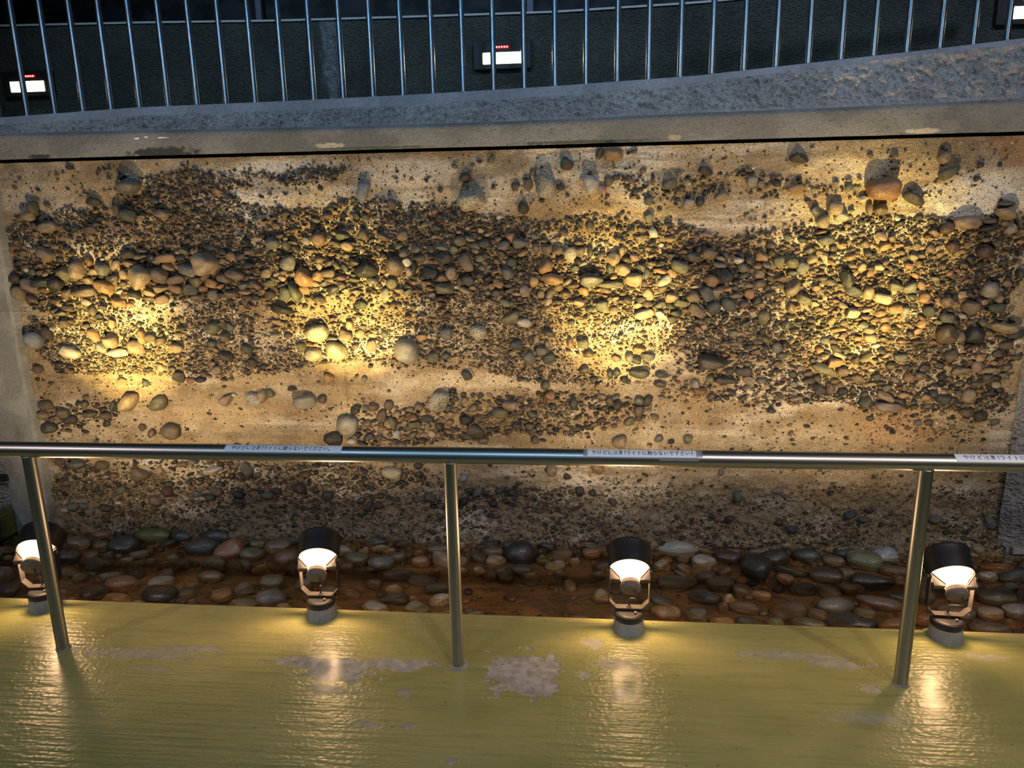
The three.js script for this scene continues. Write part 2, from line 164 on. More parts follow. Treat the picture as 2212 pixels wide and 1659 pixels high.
// stones in the stream: x, z, half width, half visible height in mm, turn, colour
const STREAM_STONES = [
[1140,-2884,101,39,12,'charcoal'], [492,-3530,108,50,6,'ash'], [843,-3305,72,62,20,'charcoal'], [-310,-3416,80,63,0,'charcoal'], [911,-2974,77,47,0,'submerged_brown'], [-663,-3301,86,55,0,'tan'], [1359,-3249,102,38,6,'charcoal'], [1321,-3046,96,36,18,'umber'],
[1120,-3009,82,41,-3,'grey'], [-1967,-2892,82,44,-5,'charcoal'], [1857,-3128,79,42,5,'olive'], [-2020,-3400,91,51,-12,'slate'], [452,-3180,89,40,-4,'submerged_olive'], [1396,-3428,79,50,8,'lichen'], [-1850,-3362,72,59,0,'rust'], [1610,-2966,69,40,0,'brown'],
[-1426,-2910,69,46,0,'grey'], [1700,-2872,79,33,5,'submerged_brown'], [-2370,-3526,97,47,0,'moss'], [-2215,-3000,79,41,-8,'rust'], [371,-2901,62,40,5,'orange'], [-2007,-3530,84,48,0,'dark'], [1518,-3511,68,47,20,'blue'], [1550,-3120,42,61,5,'olive'],
[-2460,-3386,78,47,0,'slate'], [1313,-2883,62,30,5,'submerged_rust'], [-2295,-2902,63,37,-25,'dark'], [967,-2858,74,29,15,'olive'], [564,-3059,70,34,12,'charcoal'], [2045,-3338,71,36,5,'slate'], [-896,-3176,90,30,-5,'submerged_grey'], [658,-3182,68,36,5,'brown'],
[-2456,-3172,67,43,-15,'olive'], [-1866,-3214,73,39,18,'olive'], [-1095,-3530,78,34,-5,'slate'], [1245,-3178,60,33,5,'submerged_brown'], [-1009,-3279,65,43,-15,'grey'], [977,-3458,70,40,0,'dark'], [1168,-3288,73,33,12,'dark'], [1142,-3493,68,40,15,'slate'],
[-2160,-2866,75,30,5,'orange'], [-1623,-3438,70,41,-8,'brown'], [-921,-2865,65,31,15,'ash'], [-1517,-3306,57,45,-20,'brown'], [-1578,-3530,93,31,-12,'green'], [1026,-3160,64,32,8,'charcoal'], [-954,-3530,58,29,0,'dark'], [-1821,-3101,65,35,8,'brown'],
[612,-3400,61,39,-15,'ash'], [1874,-3018,49,35,-8,'ash'], [-499,-3530,76,27,-5,'slate'], [506,-2905,47,36,0,'submerged_grey'], [1760,-2985,55,30,0,'tan'], [-1488,-3051,57,36,-5,'olive'], [1687,-3288,44,44,0,'dark'], [215,-3530,62,40,0,'speckle'],
[-2736,-3419,67,39,-8,'brown'], [-2732,-2899,57,34,0,'dark'], [-1541,-2857,66,27,0,'submerged_olive'], [-861,-2960,69,26,-3,'slate'], [-2679,-3251,57,40,-10,'dark'], [-736,-2878,59,29,0,'lichen'], [-637,-3530,57,27,0,'speckle'], [-1678,-2923,49,36,-15,'submerged_orange'],
[-1599,-2994,50,37,0,'submerged_grey'], [741,-3447,62,33,5,'maroon'], [1350,-3530,67,33,-5,'green'], [-2206,-3530,62,40,10,'slate'], [-2033,-3030,60,31,-20,'ash'], [-1154,-3324,63,33,8,'olive'], [-1335,-3316,53,40,0,'submerged_brown'], [1255,-3440,54,30,15,'brown'],
[1229,-2954,47,26,10,'olive'], [-1714,-3338,58,36,0,'olive'], [1517,-3356,70,26,0,'brown'], [1922,-3331,45,31,0,'speckle'], [-739,-3464,70,30,-8,'brown'], [1024,-3331,75,23,10,'slate'], [-2877,-3057,46,39,0,'brown'], [97,-3034,46,33,0,'submerged_tan'],
[722,-2855,56,23,10,'slate'], [1461,-2931,48,27,-8,'submerged_rust'], [2021,-3434,78,21,5,'rust'], [-2335,-3074,61,28,-5,'grey'], [720,-2980,63,21,12,'submerged_brown'], [364,-3004,49,28,-10,'slate'], [1809,-3217,39,30,0,'submerged_brown'], [1140,-3138,48,25,10,'olive'],
[-458,-3453,62,30,5,'submerged_brown'], [-381,-3530,36,31,0,'slate'], [-2572,-3096,56,30,-10,'brown'], [-644,-2959,51,27,-12,'speckle'], [-102,-3441,59,30,0,'submerged_brown'], [-179,-3530,51,29,0,'slate'], [1280,-3328,45,33,-10,'submerged_olive'], [-2039,-3221,47,36,0,'submerged_dark'],
[84,-3530,62,23,-5,'olive'], [-2679,-3530,61,33,-15,'red'], [968,-3245,42,34,20,'submerged_rust'], [-680,-3067,64,22,-8,'slate'], [750,-3130,47,28,0,'brown'], [1432,-3099,44,28,-15,'slate'], [-1746,-3461,49,31,10,'olive'], [604,-2859,50,22,5,'orange'],
[-2328,-3309,54,31,-10,'submerged_olive'], [1807,-2907,36,24,0,'submerged_rust'], [1961,-3224,43,29,0,'submerged_grey'], [-814,-3324,48,31,0,'orange'], [-1241,-3425,56,29,10,'ash'], [1023,-2936,41,26,15,'brown'], [-767,-3136,70,19,-5,'grey'], [904,-3530,54,28,-8,'brown'],
[-2237,-3123,55,24,5,'charcoal'], [-1332,-3060,43,28,0,'submerged_grey'], [400,-3350,44,30,-8,'tan'], [826,-2865,37,25,0,'submerged_grey'], [55,-3462,49,28,-8,'rust'], [-1859,-2942,42,22,0,'slate'], [-2577,-3273,45,31,10,'brown'], [1508,-3260,44,25,0,'brown'],
[-130,-3333,52,24,5,'ash'], [817,-3084,47,21,15,'orange'], [-2240,-3443,42,28,-15,'dark'], [596,-3252,43,26,0,'dark'], [-364,-3188,39,29,0,'green'], [-795,-3530,46,23,0,'brown'], [-2595,-3394,43,32,0,'brown'], [-1851,-3474,45,26,0,'brown'],
[-883,-3048,43,24,-10,'tan'], [-1186,-3008,42,24,-10,'submerged_olive'], [1777,-3530,49,24,-8,'blue'], [843,-3474,41,24,-5,'grey'], [790,-3530,45,27,-10,'olive'], [-2066,-3120,42,26,0,'grey'], [657,-3530,47,26,0,'brown'], [1964,-3153,27,26,0,'brown'],
[-1068,-2991,37,24,-10,'submerged_brown'], [668,-3049,29,24,0,'cream'], [505,-3329,35,28,-10,'submerged_brown'], [-1369,-3530,48,23,-10,'submerged_brown'], [-95,-3509,34,15,0,'submerged_brown'], [-192,-3382,37,24,0,'olive'], [-2125,-3284,40,27,0,'submerged_brown'], [-3004,-3341,42,28,-20,'brown'],
[-3089,-3317,46,25,-8,'brown'], [-1612,-3200,43,23,-25,'tan'], [331,-3530,48,23,0,'submerged_olive'], [-989,-3081,41,21,20,'submerged_brown'], [-10,-2836,47,15,0,'brown'], [-239,-3204,39,22,0,'submerged_tan'], [519,-3435,38,25,0,'brown'], [701,-3316,36,24,0,'brown'],
[-1346,-2849,36,20,0,'tan'], [-440,-3200,35,24,0,'submerged_brown'], [-1689,-3212,31,24,-10,'grey'], [-1799,-3530,46,21,0,'grey'], [-2582,-3530,30,29,0,'charcoal'], [-463,-2838,45,14,-15,'brown'], [-1062,-3463,53,17,-8,'tan'], [-2509,-3530,38,26,0,'slate'],
[-2477,-3055,33,23,0,'grey'], [-1876,-3008,38,19,0,'submerged_brown'], [294,-2965,32,19,0,'submerged_olive'], [-1711,-3530,36,17,5,'grey'], [-263,-3530,30,20,10,'brown'], [-52,-3138,27,23,0,'submerged_tan'], [1036,-3530,38,18,5,'grey'], [-2371,-2836,37,14,10,'pink'],
[-2023,-2826,32,13,0,'tan'], [-1208,-3530,31,12,0,'submerged_olive'], [-1005,-3427,37,18,10,'tan'], [-1092,-2841,35,13,10,'pink'], [-1881,-3530,31,13,-5,'green'], [-863,-3530,20,11,0,'grey'], [-318,-3530,22,17,-10,'brown'], [125,-2845,31,12,10,'brown'],
[-1784,-2864,24,18,-10,'submerged_olive'], [630,-2975,23,13,0,'submerged_olive'], [-50,-3530,19,13,0,'green'], [-759,-2952,27,13,0,'rust'], [-597,-2838,28,11,0,'olive'], [-1289,-3530,29,12,0,'brown'], [-34,-3373,29,14,0,'tan'], [0,-3530,18,9,0,'green'],
[-723,-3530,23,13,0,'dark'], [-1452,-3530,28,12,0,'green'], [1428,-2827,27,8,-15,'white'], [-2454,-2904,20,10,0,'orange'], [89,-3242,37,21,-8,'submerged_umber'], [1789,-3434,64,43,-9,'submerged_umber'], [-525,-3389,40,31,-13,'submerged_dark'], [-724,-3211,32,19,-10,'submerged_rust'],
[298,-3391,44,27,2,'submerged_dark'], [-1175,-3241,34,25,3,'submerged_umber'], [-2418,-3273,26,13,19,'submerged_brown'], [-2269,-3200,36,23,-19,'submerged_olive'], [-290,-3266,50,29,7,'submerged_dark'], [-847,-3415,28,14,-20,'submerged_rust'], [-1145,-3423,30,15,-14,'submerged_tan'], [-2974,-3476,46,30,-19,'submerged_tan'],
[279,-3241,42,25,-15,'submerged_olive'], [108,-3323,51,27,4,'submerged_dark'], [-1371,-3437,41,27,24,'submerged_grey'], [-2769,-3215,30,19,-16,'submerged_umber'], [-2858,-3333,41,31,-5,'submerged_tan'], [-2998,-3211,35,21,22,'submerged_tan'], [2160,-3255,30,22,-11,'submerged_dark'], [-429,-3348,49,35,2,'submerged_tan'],
[2183,-3479,36,26,8,'submerged_grey'], [2198,-3387,50,40,4,'submerged_brown'], [485,-3260,36,18,16,'submerged_grey'], [2239,-3231,46,29,-4,'submerged_grey'], [1895,-3433,34,24,2,'submerged_umber'], [-585,-3228,26,17,13,'submerged_tan'], [-2130,-3208,30,16,-24,'submerged_rust'], [-96,-3232,29,15,16,'submerged_olive'],
[-3092,-3252,37,23,7,'submerged_brown'], [2066,-3222,26,17,-13,'submerged_brown'], [-1439,-3202,43,33,6,'submerged_dark'], [-2838,-3472,29,21,-14,'submerged_olive'], [-945,-3364,44,30,-11,'submerged_olive'], [153,-3455,43,23,-11,'submerged_umber'], [-2852,-3240,34,23,-11,'submerged_brown'], [1604,-3255,36,20,17,'submerged_olive'],
[-3064,-3481,27,17,2,'submerged_brown'], [-646,-3409,31,16,-20,'submerged_umber'], [-2490,-3300,26,18,-19,'submerged_grey'], [-2348,-3234,37,23,5,'submerged_tan'], [-1288,-3240,28,14,3,'submerged_umber'], [-501,-3239,29,19,24,'submerged_tan'], [1610,-3401,28,20,9,'submerged_tan'], [297,-3297,29,15,18,'submerged_dark'],
[-2213,-3232,26,18,-23,'submerged_umber'], [-207,-3467,30,17,-16,'submerged_dark'], [2088,-3476,27,17,-1,'submerged_olive'],
];
// gravel layers: name, outline in metres, coarse radius range in mm, cover of coarse, fine and grit
const REGIONS = [
["bare pool", [[-0.18, 0.91], [0.46, 0.92], [0.49, 0.71], [0.33, 0.59], [-0.18, 0.71]], [8, 18], 0.05, 0.07, 0.25],
["coarse band", [[-2.96, 1.27], [-2.39, 1.31], [-1.52, 1.35], [-0.81, 1.32], [-0.24, 1.33], [0.31, 1.27], [0.53, 1.32], [1.07, 1.26], [1.1, 1.05], [0.55, 0.94], [0.32, 0.94], [-0.24, 1.06], [-0.83, 1.06], [-1.55, 1.04], [-2.3, 1.05], [-2.78, 1.0], [-2.97, 1.08]], [9, 32], 0.85, 0.8, 0.6],
["upper fine", [[-2.97, 1.48], [-2.36, 1.54], [-1.93, 1.62], [-1.6, 1.55], [-1.27, 1.52], [-0.58, 1.51], [-0.24, 1.44], [0.31, 1.43], [0.95, 1.35], [1.09, 1.26], [0.31, 1.27], [-1.52, 1.35], [-2.96, 1.27]], [11, 24], 0.14, 0.42, 0.5],
["streak", [[-2.29, 1.63], [-1.78, 1.66], [-1.11, 1.72], [-1.16, 1.66], [-1.59, 1.63], [-1.86, 1.55], [-2.29, 1.47]], [10, 22], 0.12, 0.35, 0.4],
["right field", [[0.95, 1.35], [1.26, 1.41], [2.0, 1.38], [2.04, 0.69], [1.99, 0.44], [1.34, 0.48], [1.01, 0.57], [0.55, 0.68], [0.46, 0.94], [1.1, 1.05], [1.07, 1.26]], [9, 25], 0.55, 0.55, 0.5],
["middle fine", [[-2.98, 1.03], [-2.3, 1.05], [-1.55, 1.04], [-0.83, 1.06], [-0.24, 1.06], [0.32, 0.94], [0.46, 0.92], [0.51, 0.68], [0.33, 0.57], [-0.37, 0.68], [-1.09, 0.71], [-1.84, 0.68], [-2.86, 0.65], [-2.97, 0.83]], [9, 20], 0.1, 0.2, 0.4],
["low left", [[-2.94, 0.52], [-2.43, 0.5], [-2.53, 0.37], [-2.9, 0.31], [-2.96, 0.36]], [10, 26], 0.3, 0.2, 0.15],
["low lens", [[-1.2, 0.51], [-0.71, 0.56], [0.33, 0.52], [0.38, 0.44], [-0.13, 0.37], [-0.72, 0.31], [-1.17, 0.28]], [11, 28], 0.5, 0.3, 0.2],
["under rail", [[-2.95, 0.15], [-1.74, 0.17], [-0.87, 0.13], [-0.63, 0.03], [-0.01, 0.04], [0.01, -0.09], [-2.95, -0.16]], [9, 22], 0.2, 0.22, 0.25],
["foot", [[-2.96, -0.14], [2.04, -0.07], [2.07, -0.26], [-2.97, -0.26]], [8, 18], 0.05, 0.08, 0.25],
["low right", [[-0.01, 0.09], [2.04, 0.08], [2.05, -0.09], [0.01, -0.09]], [7, 14], 0.01, 0.02, 0.12],
["top cluster", [[0.2, 1.63], [0.94, 1.61], [0.95, 1.49], [0.2, 1.5]], [8, 18], 0.16, 0.14, 0.1],
["top right cluster", [[0.94, 1.59], [1.31, 1.59], [1.32, 1.5], [0.94, 1.52]], [8, 16], 0.12, 0.1, 0.08],
["right low", [[1.34, 0.48], [1.99, 0.44], [1.98, 0.34], [1.46, 0.36]], [8, 18], 0.08, 0.06, 0.12],
["dark lens", [[0.33, 0.68], [1.01, 0.59], [0.97, 0.52], [0.42, 0.52]], [9, 22], 0.3, 0.25, 0.2],
];
const GX0 = -3.1, GY0 = -0.4, GS = 0.01, GW = 540, GH = 225;
const MAPS = { coarse: new Float32Array(GW * GH), fine: new Float32Array(GW * GH), grit: new Float32Array(GW * GH), reg: new Int16Array(GW * GH).fill(-1) };
function inside(poly, x, y) { let c = false; for (let i = 0, j = poly.length - 1; i < poly.length; j = i++) { const [xi, yi] = poly[i], [xj, yj] = poly[j]; if ((yi > y) !== (yj > y) && x < (xj - xi) * (y - yi) / (yj - yi) + xi) c = !c; } return c; }
for (let j = 0; j < GH; j++) for (let i = 0; i < GW; i++) {
  const x = GX0 + (i + 0.5) * GS, y = GY0 + (j + 0.5) * GS, k = j * GW + i;
  const wx = x + 0.16 * (fbm(x * 4 + 3, y * 6 + 8, 3) - 0.5), wy = y + 0.16 * (fbm(x * 3 + 31, y * 6 + 5, 3) - 0.5);
  MAPS.coarse[k] = 0.006; MAPS.fine[k] = 0.012; MAPS.grit[k] = 0.03;
  for (let r = REGIONS.length - 1; r >= 0; r--) if (inside(REGIONS[r][1], wx, wy)) { MAPS.coarse[k] = REGIONS[r][3]; MAPS.fine[k] = REGIONS[r][4]; MAPS.grit[k] = REGIONS[r][5]; MAPS.reg[k] = r; }
  const patch = smooth(0.32, 0.62, fbm(x * 3.1 + 70, y * 7 + 20, 3));
  MAPS.fine[k] *= 0.35 + 1.1 * patch; MAPS.grit[k] *= 0.35 + 1.1 * patch;
}
const cellOf = (x, y) => { const i = Math.floor((x - GX0) / GS), j = Math.floor((y - GY0) / GS); return i < 0 || j < 0 || i >= GW || j >= GH ? -1 : j * GW + i; };

// ---------------------------------------------------------------- shared textures
const speckle = (scaleA, scaleB, strength, seed) => texture(512, 512, (u, v) => {
  const m = 0.55 + 0.6 * (fbm(u * scaleA + seed, v * scaleA, 4) - 0.5) + strength * (noise(u * scaleB + seed, v * scaleB) - 0.5) * 1.2;
  const x = Math.max(0.05, Math.min(1, 1.05 * m + 0.16)); return [x, x * (0.97 + 0.05 * noise(u * 9, v * 9 + seed)), x * (0.93 + 0.1 * noise(u * 7 + 40, v * 7))];
});
const MOTTLE = speckle(7, 90, 0.22, 3), SALT = texture(512, 512, (u, v) => {
  const n = noise(u * 110, v * 110) * 0.6 + noise(u * 50 + 8, v * 50) * 0.4, k = smooth(0.38, 0.56, n); const x = 0.16 + 0.84 * k; return [x, x * 0.98, x * 0.95];
}), BANDED = texture(512, 512, (u, v) => {
  const w = v * 11 + 2.2 * fbm(u * 3, v * 3, 3), x = 0.55 + 0.4 * fbm(w * 1.7, u * 1.5 + 3, 3) + 0.18 * (noise(u * 70, v * 90) - 0.5); return [x, x, x * 0.98];
});
const STONE_BUMP = texture(512, 512, (u, v) => 0.5 * fbm(u * 12, v * 12, 4) + 0.5 * noise(u * 70, v * 70), false);
const CONCRETE_BUMP = texture(1024, 1024, (u, v) => 0.62 * fbm(u * 40, v * 40, 4) + 0.38 * noise(u * 200, v * 200), false);
const STIPPLE_BUMP = texture(1024, 1024, (u, v) => { return noise(u * 90, v * 120) * 0.5 + noise(u * 190 + 4, v * 230) * 0.5; }, false);
const PITTED_BUMP = texture(1024, 1024, (u, v) => { const n = fbm(u * 46, v * 60, 4), p = noise(u * 100 + 9, v * 130); return 0.6 * n + 0.5 * smooth(0.25, 0.5, p) - 0.1; }, false);

// ---------------------------------------------------------------- stones
const PALETTE = {
  tan: [0.27, 0.205, 0.135], orange: [0.27, 0.165, 0.085], rust: [0.22, 0.115, 0.06], red: [0.17, 0.10, 0.068], brown: [0.135, 0.10, 0.07], dark: [0.055, 0.045, 0.036], umber: [0.12, 0.085, 0.058],
  grey: [0.125, 0.122, 0.108], slate: [0.055, 0.058, 0.056], charcoal: [0.027, 0.027, 0.026], olive: [0.125, 0.115, 0.072], white: [0.46, 0.43, 0.375], ash: [0.25, 0.235, 0.205], cream: [0.38, 0.325, 0.225],
  pink: [0.25, 0.18, 0.14], mauve: [0.20, 0.155, 0.145], maroon: [0.082, 0.048, 0.042], green: [0.072, 0.078, 0.054], lichen: [0.155, 0.165, 0.105], moss: [0.085, 0.10, 0.034], blue: [0.25, 0.26, 0.28], speckle: [0.38, 0.355, 0.295], specklegrey: [0.27, 0.255, 0.215],
};
const stoneMaterials = {};
function stoneMaterial(color, wet = false) {
  const key = color + wet; if (stoneMaterials[key]) return stoneMaterials[key];
  const c = PALETTE[color], salt = color.startsWith('speckle'), banded = color === 'slate' || color === 'umber', k = wet ? 0.84 : 0.72;
  return stoneMaterials[key] = phys({ color: rgb(c[0] * k * 1.15, c[1] * k * 1.15, c[2] * k * 1.15), map: salt ? SALT : banded ? BANDED : MOTTLE, bumpMap: STONE_BUMP, bumpScale: wet ? 0.0022 : 0.0035, roughness: wet ? 0.40 : 0.46, clearcoat: wet ? 0.15 : 0, clearcoatRoughness: 0.2 });
}
function stoneGeometry(seed, detail, square, lump, angular = 0) {
  let g = new THREE.IcosahedronGeometry(1, detail); g.deleteAttribute('uv'); g.deleteAttribute('normal'); g = mergeVertices(g, 1e-4);
  const p = g.attributes.position, r = rng(seed), o = [r() * 50, r() * 50, r() * 50], planes = [];
  for (let i = 0; i < 7; i++) { const v = new THREE.Vector3(r() - 0.5, r() - 0.5, r() - 0.5).normalize(); planes.push([v, 0.62 + 0.3 * r()]); }
  const v = new THREE.Vector3(), taper = (r() - 0.5) * 0.35, bend = (r() - 0.5) * 0.2;
  for (let i = 0; i < p.count; i++) {
    v.fromBufferAttribute(p, i);
    const sq = Math.pow(Math.pow(Math.abs(v.x), square) + Math.pow(Math.abs(v.y), square) + Math.pow(Math.abs(v.z), square), -1 / square);
    const n = noise(v.x * 1.3 + o[0], v.y * 1.3 + o[1]) + noise(v.y * 1.3 + o[1] + 9, v.z * 1.3 + o[2]) + noise(v.z * 1.3 + o[2] + 5, v.x * 1.3 + o[0] + 3) - 1.5;
    const f = noise(v.x * 4 + o[1], v.y * 4 + v.z * 3 + o[0]) - 0.5;
    let k = sq * (1 + lump * n + lump * 0.25 * f);
    v.multiplyScalar(k);
    for (const [q, d] of planes) { const e = v.dot(q) - d; if (angular && e > 0) v.addScaledVector(q, -e * angular); }
    v.y *= 1 + taper * v.x; v.z *= 1 - taper * 0.4 * v.x; v.y += bend * v.x * v.x;
    p.setXYZ(i, v.x, v.y, v.z);
  }
  g.computeBoundingBox(); { const b = g.boundingBox, c = b.getCenter(new THREE.Vector3()), z = b.getSize(new THREE.Vector3()); g.translate(-c.x, -c.y, -c.z); g.scale(2 / z.x, 2 / z.y, 2 / z.z); }
  g.computeVertexNormals(); g = g.toNonIndexed();
  const q = g.attributes.position, uv = new Float32Array(q.count * 2), A = new THREE.Vector3(), B = new THREE.Vector3(), C = new THREE.Vector3();
  for (let i = 0; i < q.count; i += 3) {               // each face takes the plane it faces most
    A.fromBufferAttribute(q, i); B.fromBufferAttribute(q, i + 1).sub(A); C.fromBufferAttribute(q, i + 2).sub(A); B.cross(C);
    const ax = Math.abs(B.x), ay = Math.abs(B.y), az = Math.abs(B.z);
    for (let k = i; k < i + 3; k++) { A.fromBufferAttribute(q, k); const [a, b] = az >= ax && az >= ay ? [A.x, A.y] : ax >= ay ? [A.z + 3.3, A.y] : [A.x, A.z + 5.7]; uv[2 * k] = 0.33 * a + o[0]; uv[2 * k + 1] = 0.33 * b + o[1]; }
  }
  g.setAttribute('uv', new THREE.BufferAttribute(uv, 2)); return g;
}
const ROUND = [], BLOCKY = [];
for (let i = 0; i < 14; i++) ROUND.push(stoneGeometry(100 + i, 5, 2.2 + 0.5 * (i % 3), 0.20 + 0.04 * (i % 4), i % 2 ? 0.6 : 0.2));
for (let i = 0; i < 8; i++) BLOCKY.push(stoneGeometry(200 + i, 5, 2.4, 0.24, 0.85));

// ---------------------------------------------------------------- the sediment wall
const wall = structure(group('wall_back', 0, 0, 0), 'sandy sediment wall with layers of embedded river gravel behind the stream', 'wall');
const seamAt = [-1.23, 0.34];
function wallZ(x, y) {
  const c = cellOf(x, y), gr = c < 0 ? 0 : MAPS.grit[c];
  let z = 0.036 * (fbm(x * 1.6 + 4, y * 2.6 + 2, 3) - 0.5) + 0.018 * (fbm(x * 7, y * 14, 3) - 0.5) + (0.005 + 0.022 * gr + 0.028 * smooth(0.25, 0.0, y)) * (fbm(x * 34 + 5, y * 40, 3) - 0.5);
  for (const s of seamAt) z -= 0.006 * Math.exp(-Math.pow((x - s - 0.008 * (fbm(y * 5, s + 9, 2) - 0.5)) / 0.006, 2));
  z += 0.05 * smooth(0.02, -0.3, y) * (0.5 + fbm(x * 3, 9, 2));                       // the rubble foot comes forward
  return ZW + z;
}
const stains = [   // x, y, rx, ry, linear colour, strength: patches seen on the wall
  [2.05, 1.71, 0.26, 0.10, [0.30, 0.16, 0.07], 0.85], [1.82, 1.50, 0.30, 0.10, [0.62, 0.57, 0.50], 0.8], [-1.72, 1.53, 0.30, 0.09, [0.64, 0.57, 0.49], 0.85], [-1.45, 1.67, 0.34, 0.08, [0.60, 0.53, 0.45], 0.7], [-0.85, 1.66, 0.30, 0.07, [0.58, 0.51, 0.43], 0.6],
  [-2.75, 1.55, 0.25, 0.10, [0.52, 0.46, 0.38], 0.5], [-2.45, 1.32, 0.22, 0.06, [0.62, 0.55, 0.46], 0.6], [1.55, 0.40, 0.22, 0.10, [0.36, 0.21, 0.10], 0.6], [0.95, 0.36, 0.35, 0.08, [0.42, 0.34, 0.22], 0.5],
  [-0.55, 0.62, 0.5, 0.05, [0.62, 0.52, 0.38], 0.45], [0.36, 1.48, 0.06, 0.16, [0.22, 0.17, 0.09], 0.7], [0.35, 0.20, 0.04, 0.5, [0.46, 0.40, 0.30], 0.4], [-0.2, 1.58, 0.3, 0.08, [0.55, 0.45, 0.33], 0.5],
  [1.2, 1.62, 0.3, 0.06, [0.52, 0.42, 0.30], 0.5], [-2.45, 1.62, 0.3, 0.09, [0.36, 0.25, 0.13], 0.5], [-2.2, -0.20, 0.5, 0.05, [0.09, 0.12, 0.05], 0.8], [1.35, -0.22, 0.35, 0.05, [0.08, 0.10, 0.04], 0.7], [-0.7, -0.2, 0.5, 0.04, [0.11, 0.12, 0.06], 0.6],
  [-1.25, 0.45, 0.05, 0.12, [0.33, 0.24, 0.12], 0.6], [-2.0, 0.42, 0.5, 0.08, [0.45, 0.34, 0.20], 0.4], [0.2, 0.33, 0.35, 0.06, [0.44, 0.37, 0.27], 0.45],
];
function sand(x, y) {
  const wx = x + 0.05 * (fbm(x * 3, y * 3, 2) - 0.5), wy = y + 0.05 * (fbm(x * 2 + 50, y * 3, 2) - 0.5);
  let c = lerp3([0.285, 0.212, 0.125], [0.50, 0.44, 0.36], smooth(0.42, 0.64, fbm(wx * 1.4 + 7, wy * 5 + 3, 4) + (wy > 1.1 ? 0.04 : wy < 0.75 ? -0.09 : -0.02)));
  c = lerp3(c, [0.23, 0.155, 0.078], 0.85 * smooth(0.50, 0.68, fbm(wx * 1.7 + 90, wy * 4 + 40, 4)));
  const lam = fbm(wx * 2.5, wy * 46, 3); c = lerp3(c, [0.20, 0.15, 0.095], 0.6 * smooth(0.50, 0.72, lam)); c = lerp3(c, [0.25, 0.185, 0.11], 0.6 * smooth(0.45, 0.66, fbm(wx * 3.2 + 61, wy * 11 + 17, 5)));
  for (const [sx, sy, rx, ry, col, k] of stains) { const d = Math.pow((wx - sx) / rx, 2) + Math.pow((wy - sy) / ry, 2); if (d < 2.2) c = lerp3(c, col, k * smooth(1.3, 0.3, d + 1.3 * (fbm(x * 11 + sx, y * 15, 4) - 0.5))); }
  c = lerp3(c, [0.185, 0.140, 0.085], 0.85 * smooth(0.30, 0.62, smooth(0.22, -0.12, y) * 0.75 + 0.55 * (fbm(x * 6, y * 9 + 60, 4) - 0.32)));   // wet, silty rubble at the foot, with shade under the beams painted in
  const k = cellOf(x, y), g = k < 0 ? 0 : MAPS.grit[k], f = k < 0 ? 0 : MAPS.fine[k];
  if (k >= 0) c = lerp3(c, [0.15, 0.115, 0.075], 0.42 * smooth(0.3, 0.8, MAPS.coarse[k]) * smooth(0.3, 0.6, fbm(x * 8 + 13, y * 11, 3)));  // darker silty sand in coarse gravel, with shade between stones painted in
  const salt = smooth(0.60, 0.74, fbm(wx * 5 + 33, wy * 9 + 12, 4)) * (0.25 + 0.9 * Math.min(1, g * 2)); c = lerp3(c, [0.62, 0.56, 0.46], 0.55 * salt);
  for (let s = 0; s < 3; s++) {                                                       // sand grains and grit, each with an outline
    const cs = [0.0042, 0.0075, 0.012][s], i = Math.floor(x / cs), j = Math.floor(y / cs), p = [0.12 + 1.0 * g, 0.07 + 1.1 * g, 0.02 + 0.9 * f][s];
    if (hash2(i, j, s) < p) { const px = (i + 0.3 + 0.4 * hash2(i, j, s + 5)) * cs, py = (j + 0.3 + 0.4 * hash2(i, j, s + 9)) * cs, rr = cs * (0.22 + 0.25 * hash2(i, j, s + 13)); if ((x - px) ** 2 + ((y - py) * 1.25) ** 2 < rr * rr) { const t = hash2(i, j, s + 17); c = t < 0.55 ? [0.07, 0.06, 0.048] : t < 0.8 ? [0.17, 0.12, 0.075] : t < 0.92 ? [0.30, 0.19, 0.10] : [0.52, 0.47, 0.38]; } }
  }
  c = lerp3(c, [c[0] * 0.62, c[1] * 0.58, c[2] * 0.52], smooth(0.45, 0.65, fbm(x * 9 + 3, y * 16 + 70, 4)) * 0.55);
  const am = 0.45 + 0.55 * Math.min(1, g * 3), q = 1 + am * (0.46 * (noise(x * 150, y * 185) - 0.5) + 0.38 * (noise(x * 330 + 5, y * 380) - 0.5)); c = [c[0] * q, c[1] * q, c[2] * q];
  const gr = 0.85 + 0.3 * LAT[(((x * 1900) | 0) & 255) + ((((y * 1900) | 0) & 255) << 8)];
  return [c[0] * gr, c[1] * gr, c[2] * gr];
}
const WALL_BOTTOM = -0.34, WALL_TOP = 1.752, SAND_BUMP = texture(1024, 1024, (u, v) => 0.45 * fbm(u * 60, v * 60, 3) + 0.55 * noise(u * 240, v * 240), false);
